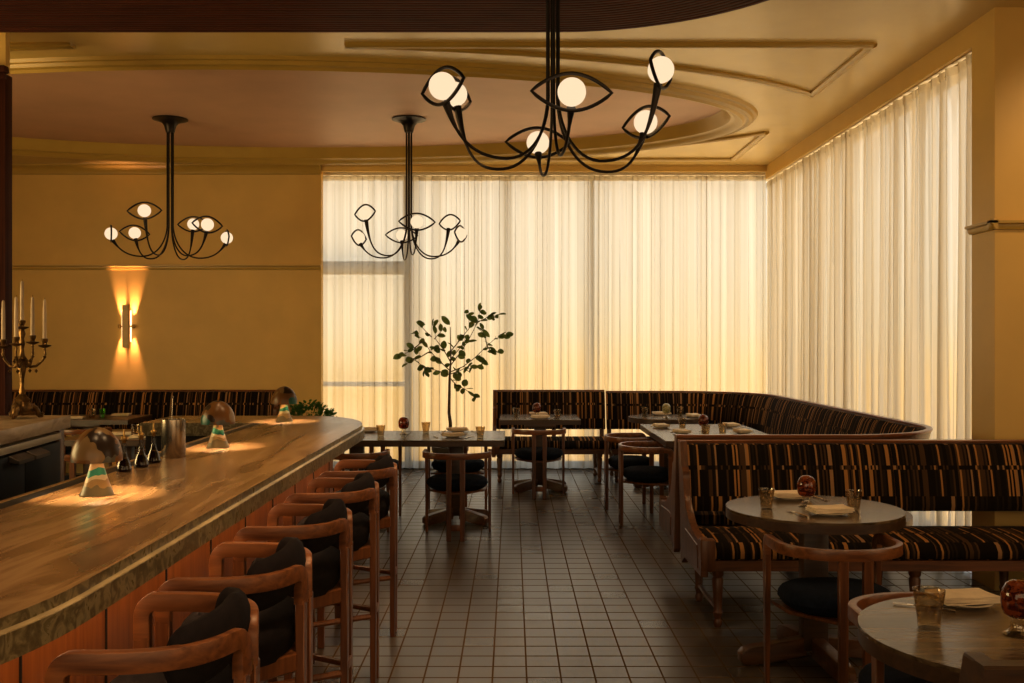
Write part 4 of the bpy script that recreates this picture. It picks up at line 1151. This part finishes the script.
# ------------------------------------------------------------------ wall sconce
sx = X_at(125, 12.4)
so_ = thing('wall_sconce', 'lit vertical wall sconce with a pale ceramic bar on the gold wall', 'wall sconce', (sx, YB, 1.84))
bm = BM(); prism(bm, [(-.035, -.10), (.035, -.10), (.043, -.085), (.043, -.075), (-.043, -.075), (-.043, -.085)], -.27, .27, None, .004, 1); fin('front_bar', bm, 'stone_pale', so_)
bm = BM(); box(bm, -.03, .03, -.018, 0, -.10, .10, .004); box(bm, -.012, .012, -.076, -.01, -.03, .03); fin('backplate', bm, 'brass', so_)
for s in (-1, 1):
    bm = BM(); tube(bm, [(s * .02, -.05, .0), (s * .075, -.05, .0)], .010, 10); lathe(bm, [(0, -.03), (.02, -.022), (.026, 0), (.02, .022), (0, .03)], 16, (s * .085, -.05, 0)); fin('knob', bm, 'brass', so_)
    bm = BM(); lathe(bm, [(0, -.20), (.009, -.19), (.010, -.04), (.010, .04), (.010, .19), (.009, .20), (0, .205)], 12, (s * .052, -.045, 0)); fin('lamp_tube', bm, 'sconce_glow', so_)

# ------------------------------------------------------------------ plants
TX, TY = -.722, 11.6
tr = thing('potted_tree', 'slender young tree with round dark leaves in a planter before the curtain', 'tree', (TX, TY, 0))
bm = BM(); lathe(bm, [(0, 0), (.15, 0), (.17, .02), (.205, .36), (.215, .39), (.215, .43), (.19, .43), (.185, .38), (0, .38)], 32); fin('planter', bm, 'pot', tr)
bm = BM(); lathe(bm, [(0, .375), (.183, .375), (.15, .395), (0, .405)], 24); fin('soil', bm, 'soil', tr)
k_ = TY / 995.6
def tp(px, py, dy=0.): # crown points measured in the tree's own upright plane, relative to the trunk
    return Vector(((px - 299) / 4.877 * k_, dy, 1.65 + (341.5 - (290 + py / 4.877)) * k_))
tt = [Vector((0, 0, .38)), Vector((.004, .0, .7)), tp(294, 600), tp(297, 430), tp(303, 330), tp(300, 180)]
bm = BM(); tube(bm, tt, [.022, .020, .018, .014, .008, .004], 8); fin('trunk', bm, 'bark', tr)
rt = random.Random(5)
br = [((299, 415), (240, 395), (170, 375), (105, 330)), ((300, 395), (250, 350), (200, 300), (165, 240), (110, 208)), ((301, 350), (265, 290), (225, 240), (215, 165)),
      ((300, 400), (360, 375), (420, 330), (480, 270), (520, 235), (568, 222)), ((300, 370), (345, 310), (390, 240), (430, 160), (445, 95)), ((302, 300), (340, 250), (390, 185), (385, 110)),
      ((299, 430), (330, 460), (375, 480), (425, 512)), ((300, 340), (350, 280), (370, 250)), ((300, 410), (345, 395), (390, 372), (440, 370)), ((160, 250), (120, 290), (60, 318)), ((420, 330), (450, 345)), ((480, 270), (500, 300), (530, 300)),
      ((430, 160), (490, 128), (530, 120)), ((480, 270), (470, 230), (460, 195)), ((200, 300), (150, 330), (90, 358)), ((170, 375), (175, 400)), ((215, 230), (160, 175)), ((225, 240), (265, 195)), ((265, 290), (230, 280))]
bm = BM(); leafpts = []
for b in br:
    d = rt.uniform(-.30, .30); n = len(b)
    pts = [tp(px, py, d * i / (n - 1) if b[0][0] in (299, 300, 301, 302) else d * .6 + .02 * i) for i, (px, py) in enumerate(b)]
    tube(bm, pts, [.0065 - .0045 * i / (n - 1) for i in range(n)], 6)
    for i in range(1, n): 
        for q in (.35, .8, 1.):
            leafpts.append((pts[i - 1].lerp(pts[i], q), (pts[i] - pts[i - 1]).normalized()))
fin('branches', bm, 'bark', tr)
def leaf(bm, p, d, L, W, roll):
    d = d.normalized(); up = Vector((0, 0, 1)); s = d.cross(up)
    if s.length < .1: s = Vector((1, 0, 0))
    s.normalize(); n_ = s.cross(d).normalized(); s2 = s * math.cos(roll) + n_ * math.sin(roll); n2 = s2.cross(d).normalized()
    mid, le, ri = [], [], []
    for k in range(7):
        t = k / 6; w = W * (math.sin(PI * min(1, t * .93 + .04)) ** .75) if 0 < k < 6 else 0
        c = p + d * L * t - n2 * (.10 * L * (t * t)) 
        mid.append(bm.verts.new(c)); le.append(bm.verts.new(c + s2 * w + n2 * w * .18) if w else mid[-1]); ri.append(bm.verts.new(c - s2 * w + n2 * w * .18) if w else mid[-1])
    for k in range(6):
        for S in (le, ri):
            q = [mid[k], mid[k + 1], S[k + 1], S[k]]; u = []
            for v in q:
                if v not in u: u.append(v)
            if len(u) > 2: bm.faces.new(u)
bm = BM()
for p, d in leafpts:
    if rt.random() < .86:
        dd = d * .6 + Vector((rt.uniform(-1, 1), rt.uniform(-1, 1), rt.uniform(-.7, .5)))
        leaf(bm, p, dd, rt.uniform(.08, .125), rt.uniform(.026, .040), rt.uniform(-1.4, 1.4))
for px, py, L, W, dx, dz in ((440, 105, .115, .05, .05, 1), (170, 425, .09, .045, .1, 1), (217, 180, .10, .045, .0, 1), (300, 170, .15, .035, -.8, .8), (575, 222, .11, .03, -1, -.15), (480, 300, .12, .026, 1, .0), (400, 370, .10, .026, 1, -.1), (180, 170, .12, .03, -1, .3),
                             (80, 260, .11, .032, .8, -.5), (40, 315, .12, .018, 1, -.1), (160, 275, .10, .028, -.8, -.6), (430, 520, .13, .018, -.9, .6), (365, 470, .09, .04, .4, 1), (330, 220, .09, .035, .6, -.6), (225, 300, .09, .035, .4, .8), (260, 390, .10, .05, .4, -.5), (320, 420, .09, .04, .6, -.4), (345, 295, .1, .035, .7, -.6), (380, 120, .13, .03, .7, -.6), (455, 190, .13, .03, .6, -.7)):
    leaf(bm, tp(px, py, rt.uniform(-.2, .2)), Vector((dx, .15, dz)), L, W, rt.uniform(1.1, 1.8))
fin('foliage', bm, 'leaf', tr, ang=180)

sh = thing('potted_shrub', 'low bushy green shrub in a pot, showing above the far end of the bar', 'shrub', (-2.36, 11.55, 0))
bm = BM(); lathe(bm, [(0, 0), (.16, 0), (.20, .40), (.21, .42), (.21, .46), (.185, .46), (.18, .42), (0, .42)], 28); fin('planter', bm, 'pot', sh)
bm = BM()
for i in range(14):
    a = 2 * PI * i / 14 + rt.uniform(-.2, .2); r = rt.uniform(.1, .28); tube(bm, [(0, 0, .42), (r * .4 * math.cos(a), r * .4 * math.sin(a), .6), (r * math.cos(a), r * math.sin(a), rt.uniform(.7, .9))], [.006, .004, .002], 5)
fin('stems', bm, 'bark', sh)
bm = BM()
for i in range(620):
    a = rt.uniform(0, 2 * PI); u = rt.uniform(-.35, 1); rr = .27 * math.sqrt(max(0.02, 1 - u * u)) * rt.uniform(.6, 1.08)
    p = Vector((rr * 1.15 * math.cos(a), rr * math.sin(a), .68 + .26 * u * rt.uniform(.75, 1.05)))
    leaf(bm, p, Vector((math.cos(a) * .7, math.sin(a) * .7, .5 + rt.uniform(-.5, .6))), rt.uniform(.04, .065), rt.uniform(.011, .017), rt.uniform(-1, 1))
fin('foliage', bm, 'leaf2', sh, ang=180)

# ------------------------------------------------------------------ lights
WARM = (1, .66, .33)
def spot(name, loc, target, e, col, ang, blend=.6, r=.05):
    o = light_pt(name, loc, e, col, r, 'SPOT', spot_size=R(ang), spot_blend=blend)
    d = Vector(target) - Vector(loc); o.rotation_euler = d.to_track_quat('-Z', 'Y').to_euler(); return o
# bulbs under the mushroom shades
for i, (x, y) in enumerate(LPOS):
    spot('mushroom_bulb_light', (x, y, 1.07 + .200), (x, y, 1.07), 13, (1, .72, .40), 150, .05, .010)
# sconce wash
for dz, e in ((.03, 60.), (-.03, 40.)):
    for s in (-1, 1):
        spot('sconce_wash_light', (sx + s * .078, YB - .050, 1.84 + dz), (sx + s * .082, YB - .004, 1.84 + (.42 if dz > 0 else -.42)), e * 1.5, (1, .52, .32), 34, .9, .012)
# added spots at soffit and ceiling, without fixtures, brightening stools, bar, tables and pier
for y in (2.6, 3.9, 5.2): spot('soffit_fill_spot', (-.25, y, 3.47), (-.85, y + .15, .8), 120, WARM, 46, .7, .05)
for y in (3.0, 4.4, 5.7): spot('soffit_fill_spot', (-1.45, y, 3.47), (-1.45, y, 1.07), 55, WARM, 60, .8, .05)
spot('soffit_fill_spot', (1.45, 3.2, 3.47), (1.55, 3.1, .7), 36, WARM, 40, .8, .05)
spot('ceiling_fill_spot', (1.7, 5.0, 3.8), (1.7, 5.4, .6), 55, WARM, 55, .8, .05)
spot('ceiling_fill_spot', (4.2, 5.3, 3.8), (4.0, 6.6, 2.3), 70, WARM, 90, .9, .08)  # added wash for the right pier, no fixture behind it
spot('ceiling_fill_spot', (.3, 6.6, 3.8), (.2, 6.0, 0), 60, WARM, 75, .8, .05)

def area(name, loc, target, sx_, sy_, e, col):
    o = light_pt(name, loc, e, col, typ='AREA', shape='RECTANGLE', size=sx_, size_y=sy_)
    o.rotation_euler = (Vector(target) - Vector(loc)).to_track_quat('-Z', 'Y').to_euler(); return o
area('under_bar_strip_light', (-1.11, 4.5, .972), (-1.16, 4.5, 0), 4.6, .03, 5, (1, .62, .32))
spot('soffit_fill_spot', (-2.1, 5.6, 3.45), (-2.95, 6.2, 1.1), 45, WARM, 42, .8, .05)  # added unseen spot to brighten the back bar
# unseen fill lamps added behind and beside the camera to lift the room
area('front_fill_light', (0, -2.0, 2.0), (0, 6, 2.2), 8, 2.6, 100, (1, .74, .42))
area('right_fill_light', (5.0, 2.6, 1.9), (0, 5.5, 2.0), 4, 2.4, 45, (1, .74, .42))
area('left_fill_light', (-7.2, 6.0, 1.9), (0, 8, 2.2), 6, 2.4, 320, (1, .74, .34))
# world: pale bright sky over warm sunlit ground, seen through the windows
w = bpy.data.worlds.new('outdoor_sky'); SC.world = w; w.use_nodes = True
nt = w.node_tree
for n in list(nt.nodes): nt.nodes.remove(n)
wo = nt.nodes.new('ShaderNodeOutputWorld'); bg = nt.nodes.new('ShaderNodeBackground')
tc = N(nt, 'ShaderNodeTexCoord'); sp = N(nt, 'ShaderNodeSeparateXYZ'); nt.links.new(tc.outputs['Generated'], sp.inputs[0])
mr = N(nt, 'ShaderNodeMapRange'); mr.inputs['From Min'].default_value = -1; nt.links.new(sp.outputs[2], mr.inputs['Value'])
rp = ramp(nt, [(.0, (3.8, 2.9, 1.75)), (.36, (3.2, 2.3, 1.2)), (.44, (1.35, .74, .13)), (.485, (1.3, .82, .24)), (.505, (1.0, .86, .58)), (.54, (.98, .95, .85)), (.63, (1.0, 1.0, .97)), (.76, (2.0, 2.1, 2.1)), (1, (2.0, 2.1, 2.1))])
nt.links.new(mr.outputs[0], rp.inputs[0]); nt.links.new(rp.outputs[0], bg.inputs[0]); bg.inputs[1].default_value = .93
nt.links.new(bg.outputs[0], wo.inputs[0])

# ------------------------------------------------------------------ camera
cam = bpy.data.cameras.new('camera'); cam.lens = 35; cam.sensor_width = 36
co = bpy.data.objects.new('camera', cam); COL.objects.link(co); co.location = (0, 0, 1.65); co.rotation_euler = (R(90), 0, 0)
SC.camera = co
SC.view_settings.view_transform = 'Standard'
SC.view_settings.look = 'None'
SC.view_settings.exposure = .30
SC.view_settings.gamma = .87
cy_ = SC.cycles
cy_.use_denoising = True
cy_.max_bounces = 10; cy_.diffuse_bounces = 4; cy_.transparent_max_bounces = 16
cy_.sample_clamp_indirect = 6.
cy_.caustics_reflective = False; cy_.caustics_refractive = True
